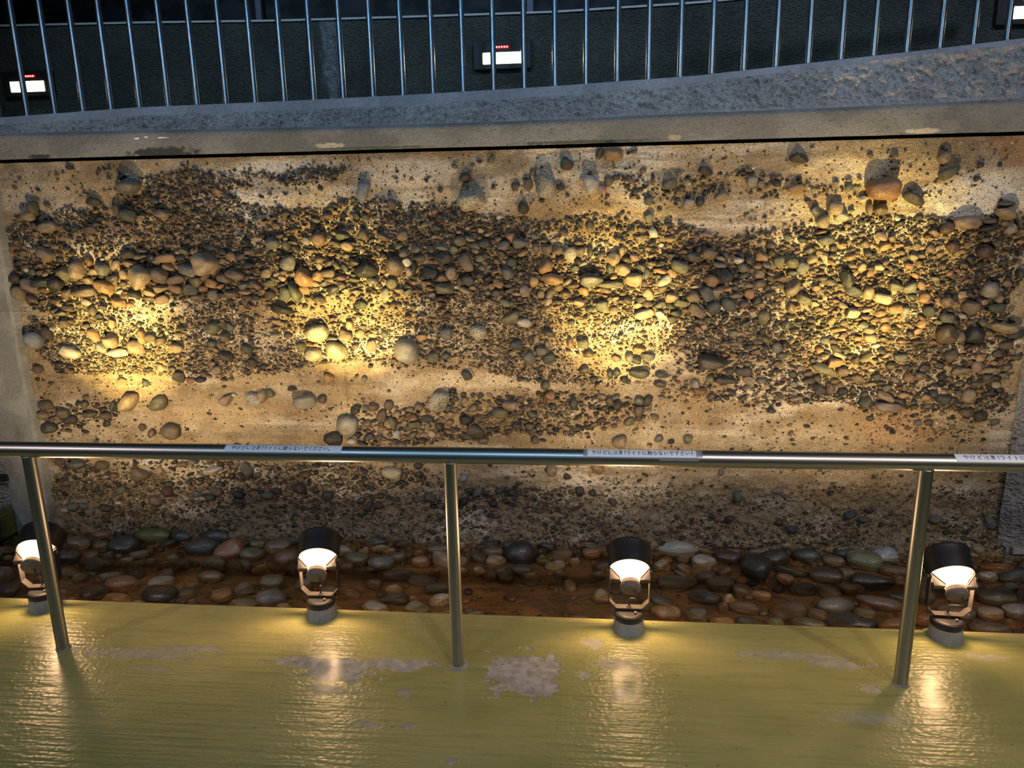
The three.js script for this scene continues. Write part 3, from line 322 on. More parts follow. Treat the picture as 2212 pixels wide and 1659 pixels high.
for (const [x0, x1] of [[-3.06, -1.23], [-1.23, 0.34], [0.34, 2.2]]) {
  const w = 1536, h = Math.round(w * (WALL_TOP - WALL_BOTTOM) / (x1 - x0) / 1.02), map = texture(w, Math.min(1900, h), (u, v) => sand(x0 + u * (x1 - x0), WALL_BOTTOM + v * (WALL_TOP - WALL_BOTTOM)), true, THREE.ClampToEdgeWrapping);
  const bump = SAND_BUMP.clone(); bump.repeat.set((x1 - x0) / 0.6, (WALL_TOP - WALL_BOTTOM) / 0.6);
  const g = grid(340, 400, (u, v) => { const x = x0 + u * (x1 - x0), y = WALL_BOTTOM + v * (WALL_TOP - WALL_BOTTOM); return [x, y, wallZ(x, y), u, v]; });
  const top = grid(60, 1, (u, v) => { const x = x0 + u * (x1 - x0); return [x, WALL_TOP, wallZ(x, WALL_TOP) - v * 0.3, u, 1]; });
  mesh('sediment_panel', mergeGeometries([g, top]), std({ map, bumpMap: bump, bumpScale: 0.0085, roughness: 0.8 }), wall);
}
// embedded stones: the 300 largest one by one, the rest with the random gravel
const placed = [], HASH = new Map(), put = (s) => { const k = Math.floor(s.x / 0.08) + ',' + Math.floor(s.y / 0.08); if (!HASH.has(k)) HASH.set(k, []); HASH.get(k).push(s); placed.push(s); };
function clear(x, y, r, k) { const i = Math.floor(x / 0.08), j = Math.floor(y / 0.08); for (let a = i - 2; a <= i + 2; a++) for (let b = j - 2; b <= j + 2; b++) for (const s of HASH.get(a + ',' + b) || []) { const dx = x - s.x, dy = y - s.y, c = Math.cos(s.t), n = Math.sin(s.t), ex = (dx * c + dy * n) / (s.rx + k * r), ey = (-dx * n + dy * c) / (s.ry + k * r); if (ex * ex + ey * ey < 1) return false; } return true; }
const R1 = rng(4242), small = [];
WALL_STONES.sort((a, b) => b[2] * b[3] - a[2] * a[3]);
WALL_STONES.forEach(([mx, my, rx, ry, deg, color], i) => {
  const s = { x: mx / 1000, y: my / 1000, rx: rx / 1000, ry: ry / 1000, t: -deg * Math.PI / 180 }; put(s);
  const rz = 0.92 * Math.sqrt(s.rx * s.ry) * (0.85 + 0.35 * R1()), proud = s.y > 1.25 ? 0.62 : s.y > 0.05 ? 0.35 + 0.35 * R1() : 0.2 + 0.2 * R1();
  if (i >= 300) { small.push([s.x, s.y, s.rx, s.ry, rz, s.t, color, proud]); return; }
  const blocky = ['charcoal', 'slate', 'green', 'dark'].includes(color) ? R1() < 0.55 : R1() < 0.12, m = mesh('embedded_stone', (blocky ? BLOCKY : ROUND)[Math.floor(R1() * (blocky ? 8 : 14))], stoneMaterial(color), wall);
  m.position.set(s.x, s.y, wallZ(s.x, s.y) + proud * rz); m.rotation.z = s.t; m.rotation.x = (R1() - 0.5) * 0.3; m.scale.set(s.rx, s.ry, rz * 1.15);
});
{
  const names = Object.keys(PALETTE), mixColors = ['dark', 'dark', 'charcoal', 'charcoal', 'slate', 'brown', 'brown', 'umber', 'umber', 'olive', 'dark', 'maroon', 'tan', 'orange', 'pink', 'dark', 'grey', 'charcoal', 'brown', 'red', 'charcoal', 'rust', 'dark', 'brown'], bbox = [-2.96, 2.12, -0.3, 1.735], area = (bbox[1] - bbox[0]) * (bbox[3] - bbox[2]);
  const throwDarts = (tries, radius, field, keep) => { for (let n = 0; n < tries; n++) {
    const x = bbox[0] + R1() * (bbox[1] - bbox[0]), y = bbox[2] + R1() * (bbox[3] - bbox[2]), c = cellOf(x, y), q = R1(), rr = R1(); if (c < 0) continue;
    const reg = MAPS.reg[c], r = radius(reg, rr); if (q > MAPS[field][c] * keep(r)) continue;
    const e = 0.55 + 0.4 * R1(), t = (R1() - 0.5) * 0.9, rx = r * 1.25, ry = r * e; if (!clear(x, y, r, r > 0.009 ? 0.5 : 0.62)) continue;
    const s = { x, y, rx, ry, t }; put(s); const color = R1() < 0.006 ? 'white' : mixColors[Math.floor(R1() * mixColors.length)];
    small.push([x, y, rx, ry, (0.85 + 0.4 * R1()) * r, t, color, y > 0.05 ? 0.25 + 0.55 * R1() : 0.1 + 0.3 * R1()]);
  } };
  throwDarts(60000, (reg, q) => { const [a, b] = reg < 0 ? [9, 22] : REGIONS[reg][2]; return (a + (b - a) * Math.pow(q, 2.2)) / 1000 * 0.88; }, 'coarse', () => 0.75);
  throwDarts(110000, (reg, q) => 0.0048 + 0.0062 * q * q, 'fine', () => 0.9);
  throwDarts(200000, (reg, q) => 0.0024 + 0.0028 * q, 'grit', () => 0.75);
  const pebbles = new THREE.InstancedMesh(stoneGeometry(900, 3, 2.3, 0.3, 0.75), phys({ color: rgb(1, 1, 1), map: MOTTLE, bumpMap: STONE_BUMP, bumpScale: 0.0015, roughness: 0.48 }), small.length), M = new THREE.Matrix4(), Q = new THREE.Quaternion(), E = new THREE.Euler(), col = new THREE.Color();
  small.forEach(([x, y, rx, ry, rz, t, color, proud], i) => {
    E.set(0, 0, t); Q.setFromEuler(E); M.compose(new THREE.Vector3(x, y, wallZ(x, y) + proud * rz), Q, new THREE.Vector3(rx, ry, rz));
    E.set(R1() * 6.28, R1() * 6.28, R1() * 6.28); M.multiply(new THREE.Matrix4().makeRotationFromEuler(E)); pebbles.setMatrixAt(i, M);
    const c = PALETTE[color], k = 0.55 + 0.55 * R1(); col.setRGB(c[0] * k, c[1] * k, c[2] * k); pebbles.setColorAt(i, col);
  });
  pebbles.name = 'pebbles'; pebbles.castShadow = pebbles.receiveShadow = true; pebbles.userData.kind = 'stuff'; wall.add(pebbles); console.log('pebbles', small.length);
}

// ---------------------------------------------------------------- floor, stream bed, water
const peeled = [   // x, z, rx, rz, strength: bare concrete where the paint is gone
  [-0.79, -2.07, 0.24, 0.025, 1], [-0.80, -2.02, 0.12, 0.045, 1], [-0.62, -2.075, 0.12, 0.03, 1], [-0.78, -1.93, 0.10, 0.03, 0.55], [-0.19, -2.07, 0.12, 0.10, 1.05], [-0.16, -1.99, 0.08, 0.04, 0.9], [-1.50, -2.08, 0.2, 0.03, 0.7], [-1.33, -2.12, 0.1, 0.02, 0.7], [-1.43, -2.0, 0.06, 0.02, 0.5],
  [0.70, -2.22, 0.20, 0.022, 0.7], [0.84, -2.18, 0.10, 0.03, 0.75], [0.05, -2.24, 0.05, 0.03, 0.75], [0.10, -2.13, 0.07, 0.03, 0.6], [0.02, -2.07, 0.04, 0.02, 0.7], [0.12, -1.98, 0.04, 0.03, 0.5], [-0.55, -1.93, 0.03, 0.02, 0.8], [-0.62, -1.78, 0.05, 0.015, 0.7], [-0.5, -1.79, 0.025, 0.015, 0.8], [0.9, -2.05, 0.03, 0.02, 0.6], [0.82, -1.92, 0.12, 0.03, 0.45], [1.35, -2.25, 0.06, 0.02, 0.5], [-0.35, -1.66, 0.02, 0.012, 0.9], [-0.3, -2.09, 0.05, 0.015, 0.8], [-0.95, -2.09, 0.04, 0.015, 0.7], [-2.5, -2.1, 0.2, 0.03, 0.5],
];
const bare = (x, z) => { let m = 0; const n = fbm(x * 22, z * 40, 5) - 0.5, f = 0.6 * noise(x * 120, z * 200) + 0.4 * noise(x * 300, z * 380) - 0.5; for (const [px, pz, rx, rz, k] of peeled) { const d = Math.hypot((x - px) / rx, (z - pz) / rz); if (d < 1.9) m = Math.max(m, k * smooth(1.05, 0.95, d + 1.7 * n + 0.7 * f + (1 - k) * 1.3 * (f + 0.2))); } return m; };
const FX0 = -3.0, FX1 = 2.4, FZ0 = -2.42, FZ1 = -1.0, streak = (x, z) => 0.55 * fbm(x * 3.5 + 3, z * 95, 3) + 0.3 * fbm(x * 12, z * 40 + 8, 3) + 0.15 * noise(x * 120, z * 150);
const floorMap = texture(2048, 640, (u, v) => {
  const x = FX0 + u * (FX1 - FX0), z = FZ0 + v * (FZ1 - FZ0), s = streak(x, z), b = bare(x, z), n = fbm(x * 2.2 + 5, z * 4 + 2, 4);
  let c = lerp3([0.228, 0.228, 0.078], [0.300, 0.280, 0.108], smooth(0.3, 0.7, n)); c = lerp3(c, [0.182, 0.184, 0.066], 0.55 * smooth(0.5, 0.75, s));
  const k = fbm(x * 60, z * 60, 3); c = lerp3(c, [0.27 + 0.22 * (k - 0.5), 0.26 + 0.22 * (k - 0.5), 0.24 + 0.22 * (k - 0.5)], b);
  const edge = smooth(-2.392, -2.408, z + 0.02 * (fbm(x * 14, 3, 3) - 0.5)); c = lerp3(c, [0.36, 0.28, 0.15], 0.7 * edge);  // tan kerb edge: warm lamp highlight painted into the colour
  { const i = Math.floor(x / 0.03), j = Math.floor(z / 0.03); if (hash2(i, j, 3) < 0.03 && Math.hypot(x - (i + 0.2 + 0.6 * hash2(i, j, 7)) * 0.03, z - (j + 0.2 + 0.6 * hash2(i, j, 8)) * 0.03) < 0.0012 + 0.002 * hash2(i, j, 9)) c = [0.09, 0.08, 0.045]; }
  return c;
}, true, THREE.MirroredRepeatWrapping);
const floorBump = texture(2048, 640, (u, v) => { const x = FX0 + u * (FX1 - FX0), z = FZ0 + v * (FZ1 - FZ0), b = bare(x, z); return Math.min(1, 0.70 * streak(x, z) + 0.16 * noise(x * 14, z * 210 + 6) + 0.10 * noise(x * 75, z * 95) + 0.10 * noise(x * 160 + 4, z * 190)) * (1 - 0.25 * b) + 0.12 * (1 - b) - 0.1 * b * noise(x * 150, z * 150); }, false, THREE.MirroredRepeatWrapping);
const floorRough = texture(1024, 320, (u, v) => { const x = FX0 + u * (FX1 - FX0), z = FZ0 + v * (FZ1 - FZ0); return 0.36 + 0.42 * bare(x, z) + 0.14 * (fbm(x * 20, z * 24, 3) - 0.5); }, false, THREE.MirroredRepeatWrapping);
{
  const g = grid(400, 60, (u, v) => {
    const x = -7 + 13 * u, z = v < 0.12 ? -2.411 + 0.02 * v / 0.12 : -2.391 + (v - 0.12) / 0.88 * 5.391;
    const chip = v === 0 ? -0.006 - 0.006 * fbm(x * 18, 2, 3) : v < 0.05 ? -0.002 : 0;
    return [x, chip, z + (v === 0 ? 0.008 * (fbm(x * 12 + 60, 4, 4) - 0.5) : 0), (x - FX0) / (FX1 - FX0), (z - FZ0) / (FZ1 - FZ0)];
  });
  const floor = structure(group('floor'), 'olive green painted concrete floor with peeling patches in front of the stream', 'floor');
  g.index.array.reverse(); g.computeVertexNormals();
  mesh('painted_surface', g, phys({ map: floorMap, bumpMap: floorBump, bumpScale: 0.007, roughness: 1, roughnessMap: floorRough, clearcoat: 0.26, clearcoatRoughness: 0.18 }), floor);
  mesh('slab', metreUV(box(13, 0.58, 5.40, -0.5, -0.303, 0.295)), std({ color: rgb(0.30, 0.27, 0.18), bumpMap: CONCRETE_BUMP, bumpScale: 0.004, roughness: 0.9 }), floor);
}
const siltMap = texture(1536, 384, (u, v) => { const x = u * 5.6, z = v * 1.4, a = fbm(x * 2.2, z * 3, 4), b = fbm(x * 9 + 4, z * 14, 4); let c = lerp3([0.105, 0.064, 0.030], [0.175, 0.098, 0.040], smooth(0.3, 0.7, a)); c = lerp3(c, [0.052, 0.037, 0.023], 0.8 * smooth(0.5, 0.7, b)); const n = 0.85 + 0.3 * noise(x * 160, z * 160); return [c[0] * n, c[1] * n, c[2] * n]; });
const bedBump = texture(1024, 512, (u, v) => 0.6 * fbm(u * 24, v * 12, 4) + 0.4 * noise(u * 160, v * 90), false);
structure(mesh('stream_bed', grid(260, 60, (u, v) => { const x = -4.2 + 6.8 * u, z = -3.7 + 1.3 * v; return [x, -0.288 + 0.018 * (fbm(x * 5, z * 6, 3) - 0.5), z, (x + 3) / 5.6, (z + 3.7) / 1.4]; }).clone(), std({ map: siltMap, bumpMap: bedBump, bumpScale: 0.012, roughness: 0.8 })), 'rust brown silty bed of the shallow stream below the gravel wall', 'stream bed').geometry.index.array.reverse();
scene.getObjectByName('stream_bed').geometry.computeVertexNormals();
const ripple = texture(1024, 512, (u, v) => 0.7 * fbm(u * 26, v * 16, 3) + 0.3 * fbm(u * 90, v * 50, 2), false);
{ const water = grid(40, 10, (u, v) => [-4.2 + 6.8 * u, -0.25, -3.66 + 1.245 * v, u * 2.4, v]); water.index.array.reverse(); water.computeVertexNormals();
  const o = mesh('water', water, phys({ color: rgb(0.90, 0.76, 0.58), transmission: 1, thickness: 0, roughness: 0.04, ior: 1.33, bumpMap: ripple, bumpScale: 0.01 })); structure(o, 'thin sheet of clear brown water flowing between the stream stones', 'water'); }

// ---------------------------------------------------------------- stones lying in the stream
{
  const R = rng(9091), words = { ash: 'pale', blue: 'blue-grey', moss: 'mossy', lichen: 'moss-flecked', charcoal: 'blackish', umber: 'streaked', rust: 'rusty', red: 'reddish', green: 'greenish', speckle: 'speckled' };
  const columns = [[-1.81, 'left of left post'], [-0.97, 'left post to second spotlight'], [-0.41, 'second spotlight to middle post'], [0.17, 'middle post to third spotlight'], [0.99, 'third spotlight to right post'], [9, 'right of right post']];
  // what the camera sees beside the posts and lamps: the line from the eye to the stone crosses z = -2.2 at this x
  const seen = STREAM_STONES.map(([mx, mz, rx, ry, deg, color]) => {
    const sunk = color.startsWith('submerged_'), hue = color.replace('submerged_', ''), x = mx / 1000, z = mz / 1000, w = rx / 1000, v = ry / 1000;
    const dz = Math.min(1.1 * w, 1.25 * v), hy = Math.min(sunk ? 0.030 : 0.095, Math.max(0.026, 1.05 * v)), xs = x * 2.2 / -z;
    const size = w > 0.085 ? 'large ' : w < 0.048 ? 'small ' : '', shape = w / v > 2.1 ? 'flat' : w / v > 1.45 ? 'oval' : 'round';
    const row = z < -3.33 ? 'by wall' : z > -2.98 ? 'along kerb' : 'midstream';
    return { x, z, w, dz, hy, deg, hue, sunk, label: (sunk ? 'submerged ' : '') + size + (words[hue] || hue) + ' ' + shape + ' stone ' + row + ', ' + columns.find(([e]) => xs < e)[1] };
  });
  const byLabel = {}; for (const s of seen) (byLabel[s.label] ??= []).push(s);
  const place = ['leftmost', 'second', 'third', 'fourth', 'fifth', 'sixth', 'seventh', 'eighth'];
  for (const list of Object.values(byLabel)) { list.sort((a, b) => a.x / -a.z - b.x / -b.z); if (list.length > 1) list.forEach((s, i) => { s.label = i === 0 ? 'leftmost ' + s.label : i === list.length - 1 ? 'rightmost ' + s.label : place[i] + ' from left of ' + s.label.replace(' stone ', ' stones '); }); }
  for (const s of seen) {
    const blocky = ['charcoal', 'slate'].includes(s.hue) ? R() < 0.5 : R() < 0.12, shapes = blocky ? BLOCKY : ROUND;
    const o = mesh('river_stone', shapes[Math.floor(R() * shapes.length)], stoneMaterial(s.hue, true));
    o.position.set(s.x, -0.286 + 0.55 * s.hy, s.z); o.scale.set(s.w * 1.04, s.hy, s.dz); o.rotation.y = -s.deg * Math.PI / 180 * 1.2; o.rotation.z = (R() - 0.5) * 0.12; o.rotation.order = 'YXZ';
    tag(o, s.label, 'stone', 'stones lying in the stream');
  }
  // small gravel between them
  const n = 2600, G = new THREE.InstancedMesh(stoneGeometry(901, 2, 2.3, 0.2, 0.4), phys({ color: rgb(1, 1, 1), map: MOTTLE, roughness: 0.4 }), n), M = new THREE.Matrix4(), Q = new THREE.Quaternion(), E = new THREE.Euler(), c = new THREE.Color(), hues = ['rust', 'brown', 'umber', 'dark', 'olive', 'grey', 'orange', 'charcoal'];
  for (let i = 0; i < n; i++) {
    const x = -3.6 + 6 * R(), t = R(), z = R() < 0.6 ? -3.56 + 0.16 * t * t : -3.55 + 1.12 * t, r = 0.006 + 0.022 * Math.pow(R(), 3); E.set(0, R() * 6.28, 0); Q.setFromEuler(E);
    M.compose(new THREE.Vector3(x, -0.288 + 0.3 * r, z), Q, new THREE.Vector3(r * 1.3, r * 0.7, r)); G.setMatrixAt(i, M);
    const k = PALETTE[hues[Math.floor(R() * hues.length)]]; c.setRGB(k[0] * 0.8, k[1] * 0.8, k[2] * 0.8); G.setColorAt(i, c);
  }
  G.name = 'stream_gravel'; G.castShadow = G.receiveShadow = true; scene.add(G); G.userData = { kind: 'stuff', label: 'fine brown gravel on the bed between the stream stones', category: 'gravel' };
}

// ---------------------------------------------------------------- concrete piers beside the wall
const concreteMap = (a, b, su, sv, seed, stain = [0.06, 0.06, 0.06]) => texture(512, 512, (u, v) => { const x = u * su, y = v * sv, n = fbm(x * 3 + seed, y * 3, 4); let c = lerp3(a, b, smooth(0.3, 0.7, n)); c = lerp3(c, stain, 0.35 * smooth(0.55, 0.75, fbm(x * 6 + 40, y * 3 + seed, 4))); const k = 0.88 + 0.24 * noise(x * 90, y * 90); return [c[0] * k, c[1] * k, c[2] * k]; });
const roughConcrete = std({ map: concreteMap([0.13, 0.135, 0.14], [0.21, 0.21, 0.215], 2, 2, 4), bumpMap: PITTED_BUMP, bumpScale: 0.02, roughness: 0.9 });
const plainConcrete = std({ map: concreteMap([0.16, 0.162, 0.158], [0.225, 0.226, 0.218], 2, 2, 9), bumpMap: CONCRETE_BUMP, bumpScale: 0.006, roughness: 0.88 });
{
  const left = structure(group('wall_left'), 'grey concrete pier at the left end of the gravel wall', 'wall');
  const edge = (y) => -2.968 + 0.018 * (fbm(y * 6, 3, 4) - 0.5) + (y < 0.5 ? 0.008 : 0);
  mesh('smooth_edge_strip', grid(16, 160, (u, v) => { const y = -0.33 + 2.09 * v, x = -3.19 + u * (edge(y) + 3.19); return [x, y, ZW + 0.05 - (u > 0.93 ? 0.09 * (u - 0.93) / 0.07 : 0) + 0.004 * (fbm(x * 20, y * 20, 3) - 0.5), x, y]; }), plainConcrete, left);
  mesh('rough_face', grid(120, 160, (u, v) => { const y = -0.33 + 2.09 * v, x = -7 + u * 3.83; return [x, y, ZW + 0.02 + 0.03 * (fbm(x * 14, y * 14, 4) - 0.5) - 0.0 * u, x, y]; }), roughConcrete, left);
  const right = structure(group('wall_right'), 'rough dark concrete pier at the right end of the gravel wall', 'wall');
  mesh('rough_face', grid(60, 160, (u, v) => { const y = -0.20 + 1.96 * v, x = 2.068 + 0.012 * (fbm(y * 5 + 2, 8, 3) - 0.5) + u * 4, e = Math.min(1, u * 4 / 0.05); return [x, y, ZW + 0.02 + 0.04 * e + 0.022 * e * (fbm(x * 14 + 7, y * 14, 4) - 0.5), x, y]; }), roughConcrete, right);
  mesh('pale_foot_band', metreUV(new RoundedBoxGeometry(0.11, 0.035, 0.02, 2, 0.004).translate(2.17, -0.205, ZW + 0.07)), plainConcrete, right);
  mesh('footing', metreUV(box(4, 0.2, 0.1, 4.1, -0.30, ZW + 0.0)), roughConcrete, right);
  const ledge = tag(mesh('mossy_ledge', metreUV(new RoundedBoxGeometry(0.62, 0.16, 0.32, 4, 0.02).translate(-3.49, -0.18, -3.36)), std({ map: texture(256, 256, (u, v) => lerp3([0.035, 0.04, 0.018], [0.12, 0.12, 0.03], smooth(0.4, 0.62, fbm(u * 6, v * 6, 4)))), bumpMap: CONCRETE_BUMP, bumpScale: 0.01, roughness: 0.9 })), 'low concrete ledge coated with yellow green moss at the left pier', 'ledge');
  ledge.castShadow = true;
  const plate = tag(group('wall_socket', -3.26, 0.075, ZW + 0.045), 'small black wall fitting with two bright metal edges on left pier', 'fitting');
  mesh('housing', new RoundedBoxGeometry(0.16, 0.052, 0.024, 3, 0.004), std({ color: rgb(0.012, 0.012, 0.014), roughness: 0.4 }), plate);
  for (const s of [-1, 1]) mesh('metal_edge', new RoundedBoxGeometry(0.16, 0.008, 0.03, 2, 0.002).translate(0, s * 0.024, 0.002), std({ color: rgb(0.7, 0.72, 0.75), metalness: 1, roughness: 0.3 }), plate);
}

// ---------------------------------------------------------------- parapet of the ramp above the wall
const roughTop = [[-7, 1.93], [-3.02, 1.957], [-2.25, 1.977], [-1.52, 1.979], [-0.81, 1.988], [-0.13, 2.004], [0.52, 2.040], [1.15, 2.093], [1.55, 2.127], [1.97, 2.157], [6, 2.46]];
const stripTop = [[-7, 1.95], [-3.05, 1.994], [-2.27, 2.021], [-1.53, 2.026], [-0.82, 2.036], [-0.13, 2.052], [0.53, 2.076], [1.16, 2.121], [1.57, 2.151], [1.98, 2.184], [6, 2.50]];
const warmEdge = [[-7, 1.87], [-2.88, 1.874], [-2.15, 1.868], [-1.45, 1.860], [-0.78, 1.856], [-0.13, 1.858], [0.5, 1.868], [1.11, 1.872], [1.9, 1.885], [6, 1.95]];
const rampTop = (x) => along(stripTop, x);
{
  const parapet = structure(group('ramp_parapet'), 'grey concrete parapet beam of the ramp above the gravel wall', 'parapet'), zf = ZW + 0.014, bottom = 1.768;
  const X = (u) => -4.4 + 7.6 * u;
  const marks = [[-2.07, 1.775, 0.17, 0.030, [0.03, 0.03, 0.032]], [-2.72, 1.772, 0.07, 0.014, [0.035, 0.035, 0.035]], [-1.21, 1.788, 0.075, 0.014, [0.42, 0.36, 0.26]], [1.52, 1.778, 0.08, 0.012, [0.42, 0.37, 0.29]], [1.62, 1.79, 0.05, 0.03, [0.17, 0.165, 0.15]], [0.10, 1.775, 0.06, 0.024, [0.12, 0.12, 0.11]], [-2.19, 1.847, 0.012, 0.006, [0.8, 0.8, 0.82]], [-2.14, 1.852, 0.012, 0.004, [0.8, 0.8, 0.82]], [-2.06, 1.847, 0.03, 0.003, [0.7, 0.7, 0.7]], [0.42, 1.78, 0.03, 0.012, [0.33, 0.27, 0.19]], [-1.0, 1.772, 0.3, 0.006, [0.07, 0.08, 0.05]], [0.0, 1.772, 0.35, 0.008, [0.06, 0.07, 0.045]]];
  const map = texture(2048, 128, (u, v) => { const x = X(u), y = bottom - 0.004 + v * 0.13, n = fbm(x * 5, y * 9, 4); let c = lerp3([0.130, 0.128, 0.118], [0.185, 0.182, 0.168], smooth(0.3, 0.7, n)); for (const [mx, my, rx, ry, k] of marks) { const d = Math.hypot((x - mx) / rx, (y - my) / ry) + 0.9 * (fbm(x * 45, y * 60, 3) - 0.5); if (d < 1.2) c = lerp3(c, k, smooth(1.15, 0.7, d)); } if (hash2(Math.floor(x / 0.006), Math.floor(y / 0.006), 2) < 0.012) c = [0.09, 0.085, 0.07]; const k = 0.86 + 0.28 * noise(x * 160, y * 160); return [c[0] * k, c[1] * k, c[2] * k]; }, true, THREE.ClampToEdgeWrapping);
  const bump = CONCRETE_BUMP.clone(); bump.repeat.set(7.6 / 0.8, 0.13 / 0.8);
  mesh('smooth_fascia', mergeGeometries([
    grid(700, 10, (u, v) => { const x = X(u), t = along(warmEdge, x), rag = v === 0 ? 0.005 * (fbm(x * 9, 2, 4) - 0.35) : 0, y = v < 0.8 ? bottom + rag + (t - bottom) * v / 0.8 : t + 0.024 * Math.sin((v - 0.8) / 0.2 * 1.2); return [x, y, v < 0.8 ? zf : zf - 0.03 * (1 - Math.cos((v - 0.8) / 0.2 * 1.2)), u, (y - bottom) / 0.13]; }),
    grid(200, 2, (u, v) => [X(u), bottom + 0.002, zf - 0.2 * (1 - v), u, 0.02]),
  ]), std({ map, bumpMap: bump, bumpScale: 0.005, roughness: 0.85 }), parapet);
  mesh('rough_band', grid(1500, 40, (u, v) => {
    const x = X(u), y0 = along(warmEdge, x) + 0.022, y1 = along(roughTop, x), z0 = zf - 0.018, z1 = -3.70, e = Math.min(1, Math.min(v, 1 - v) * 7), d = e * (0.014 * smooth(0.40, 0.60, fbm(x * 17, v * 4 + 3, 4)) + 0.013 * smooth(0.42, 0.52, fbm(x * 46 + 8, v * 13, 3)) + 0.008 * (fbm(x * 130, v * 34, 2) - 0.5) - 0.022);
    return [x, y0 + (y1 - y0) * v + d * 0.7, z0 + (z1 - z0) * v + d * 0.7, x, v * 0.22];
  }), std({ map: concreteMap([0.31, 0.285, 0.265], [0.43, 0.40, 0.375], 1, 1, 21, [0.20, 0.19, 0.18]), bumpMap: CONCRETE_BUMP, bumpScale: 0.016, roughness: 0.9 }), parapet);
  mesh('coping', mergeGeometries([grid(200, 1, (u, v) => { const x = X(u), y0 = along(roughTop, x), y1 = rampTop(x); return [x, y0 + (y1 - y0) * v, -3.70 - 0.025 * v, x, v * 0.06]; }), grid(200, 1, (u, v) => { const x = X(u); return [x, rampTop(x), -3.725 - 0.16 * v, x, 0.06 + v * 0.16]; }), grid(200, 1, (u, v) => { const x = X(u); return [x, rampTop(x) - 0.4 * v, -3.885, x, 0.3 + v * 0.4]; })]), std({ map: concreteMap([0.26, 0.245, 0.25], [0.35, 0.33, 0.335], 1, 1, 33, [0.20, 0.20, 0.20]), bumpMap: CONCRETE_BUMP, bumpScale: 0.004, roughness: 0.85 }), parapet);
  structure(mesh('ramp_floor', grid(60, 1, (u, v) => { const x = -7 + 13 * u; return [x, rampTop(x) - 0.25, -3.88 - 0.94 * v, x, v]; }), roughConcrete), 'concrete walkway of the ramp behind the parapet', 'ramp');
}
// balustrade: one thing, its 33 uprights and the rail that holds them
{
  const steel = std({ color: rgb(0.37, 0.46, 0.56), metalness: 1, roughness: 0.28 });
  const b = tag(group('balustrade'), 'stainless steel balustrade with thin upright bars along the ramp above the gravel wall', 'railing'), bar = new THREE.CylinderGeometry(0.0142, 0.0142, 1.0, 20).translate(0, 0.5, 0), weld = new THREE.TorusGeometry(0.0142, 0.003, 6, 20).rotateX(Math.PI / 2);
  for (let i = -1; i < 34; i++) { const x = -2.893 + 0.1572 * i - 0.00022 * i * i, y = rampTop(x) - 0.004, m = mesh('baluster', bar, steel, b); m.position.set(x, y, -3.745); const w = mesh('weld_bead', weld, steel, m); w.position.y = 0.005; }
  const pts = []; for (let i = 0; i <= 20; i++) { const x = -3.2 + 5.8 * i / 20; pts.push(new THREE.Vector3(x, rampTop(x) + 0.99, -3.745)); }
  mesh('top_rail', new THREE.TubeGeometry(new THREE.CatmullRomCurve3(pts), 60, 0.021, 14, false), steel, b);
}
// walls behind the ramp
const stucco = texture(1024, 1024, (u, v) => { const x = u * 3, y = v * 3, n = fbm(x * 2, y * 2, 4); let c = lerp3([0.075, 0.085, 0.08], [0.115, 0.125, 0.115], smooth(0.3, 0.7, n)); const k = 0.82 + 0.36 * noise(x * 60, y * 80); return [c[0] * k, c[1] * k, c[2] * k]; });
const backTop = [[-7, 2.80], [-3.80, 2.713], [-2.84, 2.693], [-1.92, 2.667], [-1.03, 2.654], [-0.17, 2.645], [0.66, 2.660], [1.46, 2.694], [2.5, 2.744], [6, 2.95]];
{
  const back = structure(group('wall_rear'), 'dark grey green stucco wall with footlights behind the balustrade', 'wall');
  const streakMap = texture(1024, 256, (u, v) => { const x = -7 + 13 * u, y = 1.6 + 1.2 * v, n = fbm(x * 3, y * 3, 4); let c = lerp3([0.055, 0.060, 0.049], [0.085, 0.089, 0.071], smooth(0.3, 0.7, n)); const d = Math.abs(x + 1.59) / 0.075 + 1.3 * (fbm(x * 30, y * 9, 4) - 0.5); c = lerp3(c, [0.30, 0.32, 0.33], 0.7 * smooth(1, 0.2, d) * (0.4 + noise(x * 70, y * 50))); const k = 0.85 + 0.3 * noise(x * 50, y * 50); return [c[0] * k, c[1] * k, c[2] * k]; }, true, THREE.ClampToEdgeWrapping);
  const sb = STIPPLE_BUMP.clone(); sb.repeat.set(13, 1.2);
  mesh('stucco_face', grid(130, 8, (u, v) => { const x = -7 + 13 * u, y = 1.6 + (along(backTop, x) - 1.6) * v; return [x, y, -4.8, u, (y - 1.6) / 1.2]; }), std({ map: streakMap, bumpMap: sb, bumpScale: 0.012, roughness: 0.9 }), back);
  mesh('coping_strip', mergeGeometries([grid(130, 1, (u, v) => { const x = -7 + 13 * u; return [x, along(backTop, x) - 0.004 + 0.012 * v, -4.79, x, v]; }), grid(130, 1, (u, v) => { const x = -7 + 13 * u; return [x, along(backTop, x) + 0.008, -4.79 - 0.2 * v, x, v]; })]), std({ color: rgb(0.62, 0.64, 0.60), roughness: 0.6 }), back);
  const far = structure(group('wall_far'), 'dark mottled wall with grey posts behind the stucco wall', 'wall');
  mesh('mottled_face', grid(20, 8, (u, v) => [-7 + 13 * u, 1.5 + 3.2 * v, -6, -7 + 13 * u, 3.2 * v]), std({ map: texture(512, 512, (u, v) => lerp3([0.012, 0.016, 0.018], [0.05, 0.062, 0.068], smooth(0.35, 0.75, fbm(u * 9, v * 9, 5)))), roughness: 0.7 }), far);
  for (const x of [-4.62, -2.52, -0.40, 1.75]) mesh('post', new RoundedBoxGeometry(0.05, 3, 0.05, 2, 0.006).translate(x, 3.1, -5.95), std({ color: rgb(0.20, 0.24, 0.29), roughness: 0.5, metalness: 0.3 }), far);
}
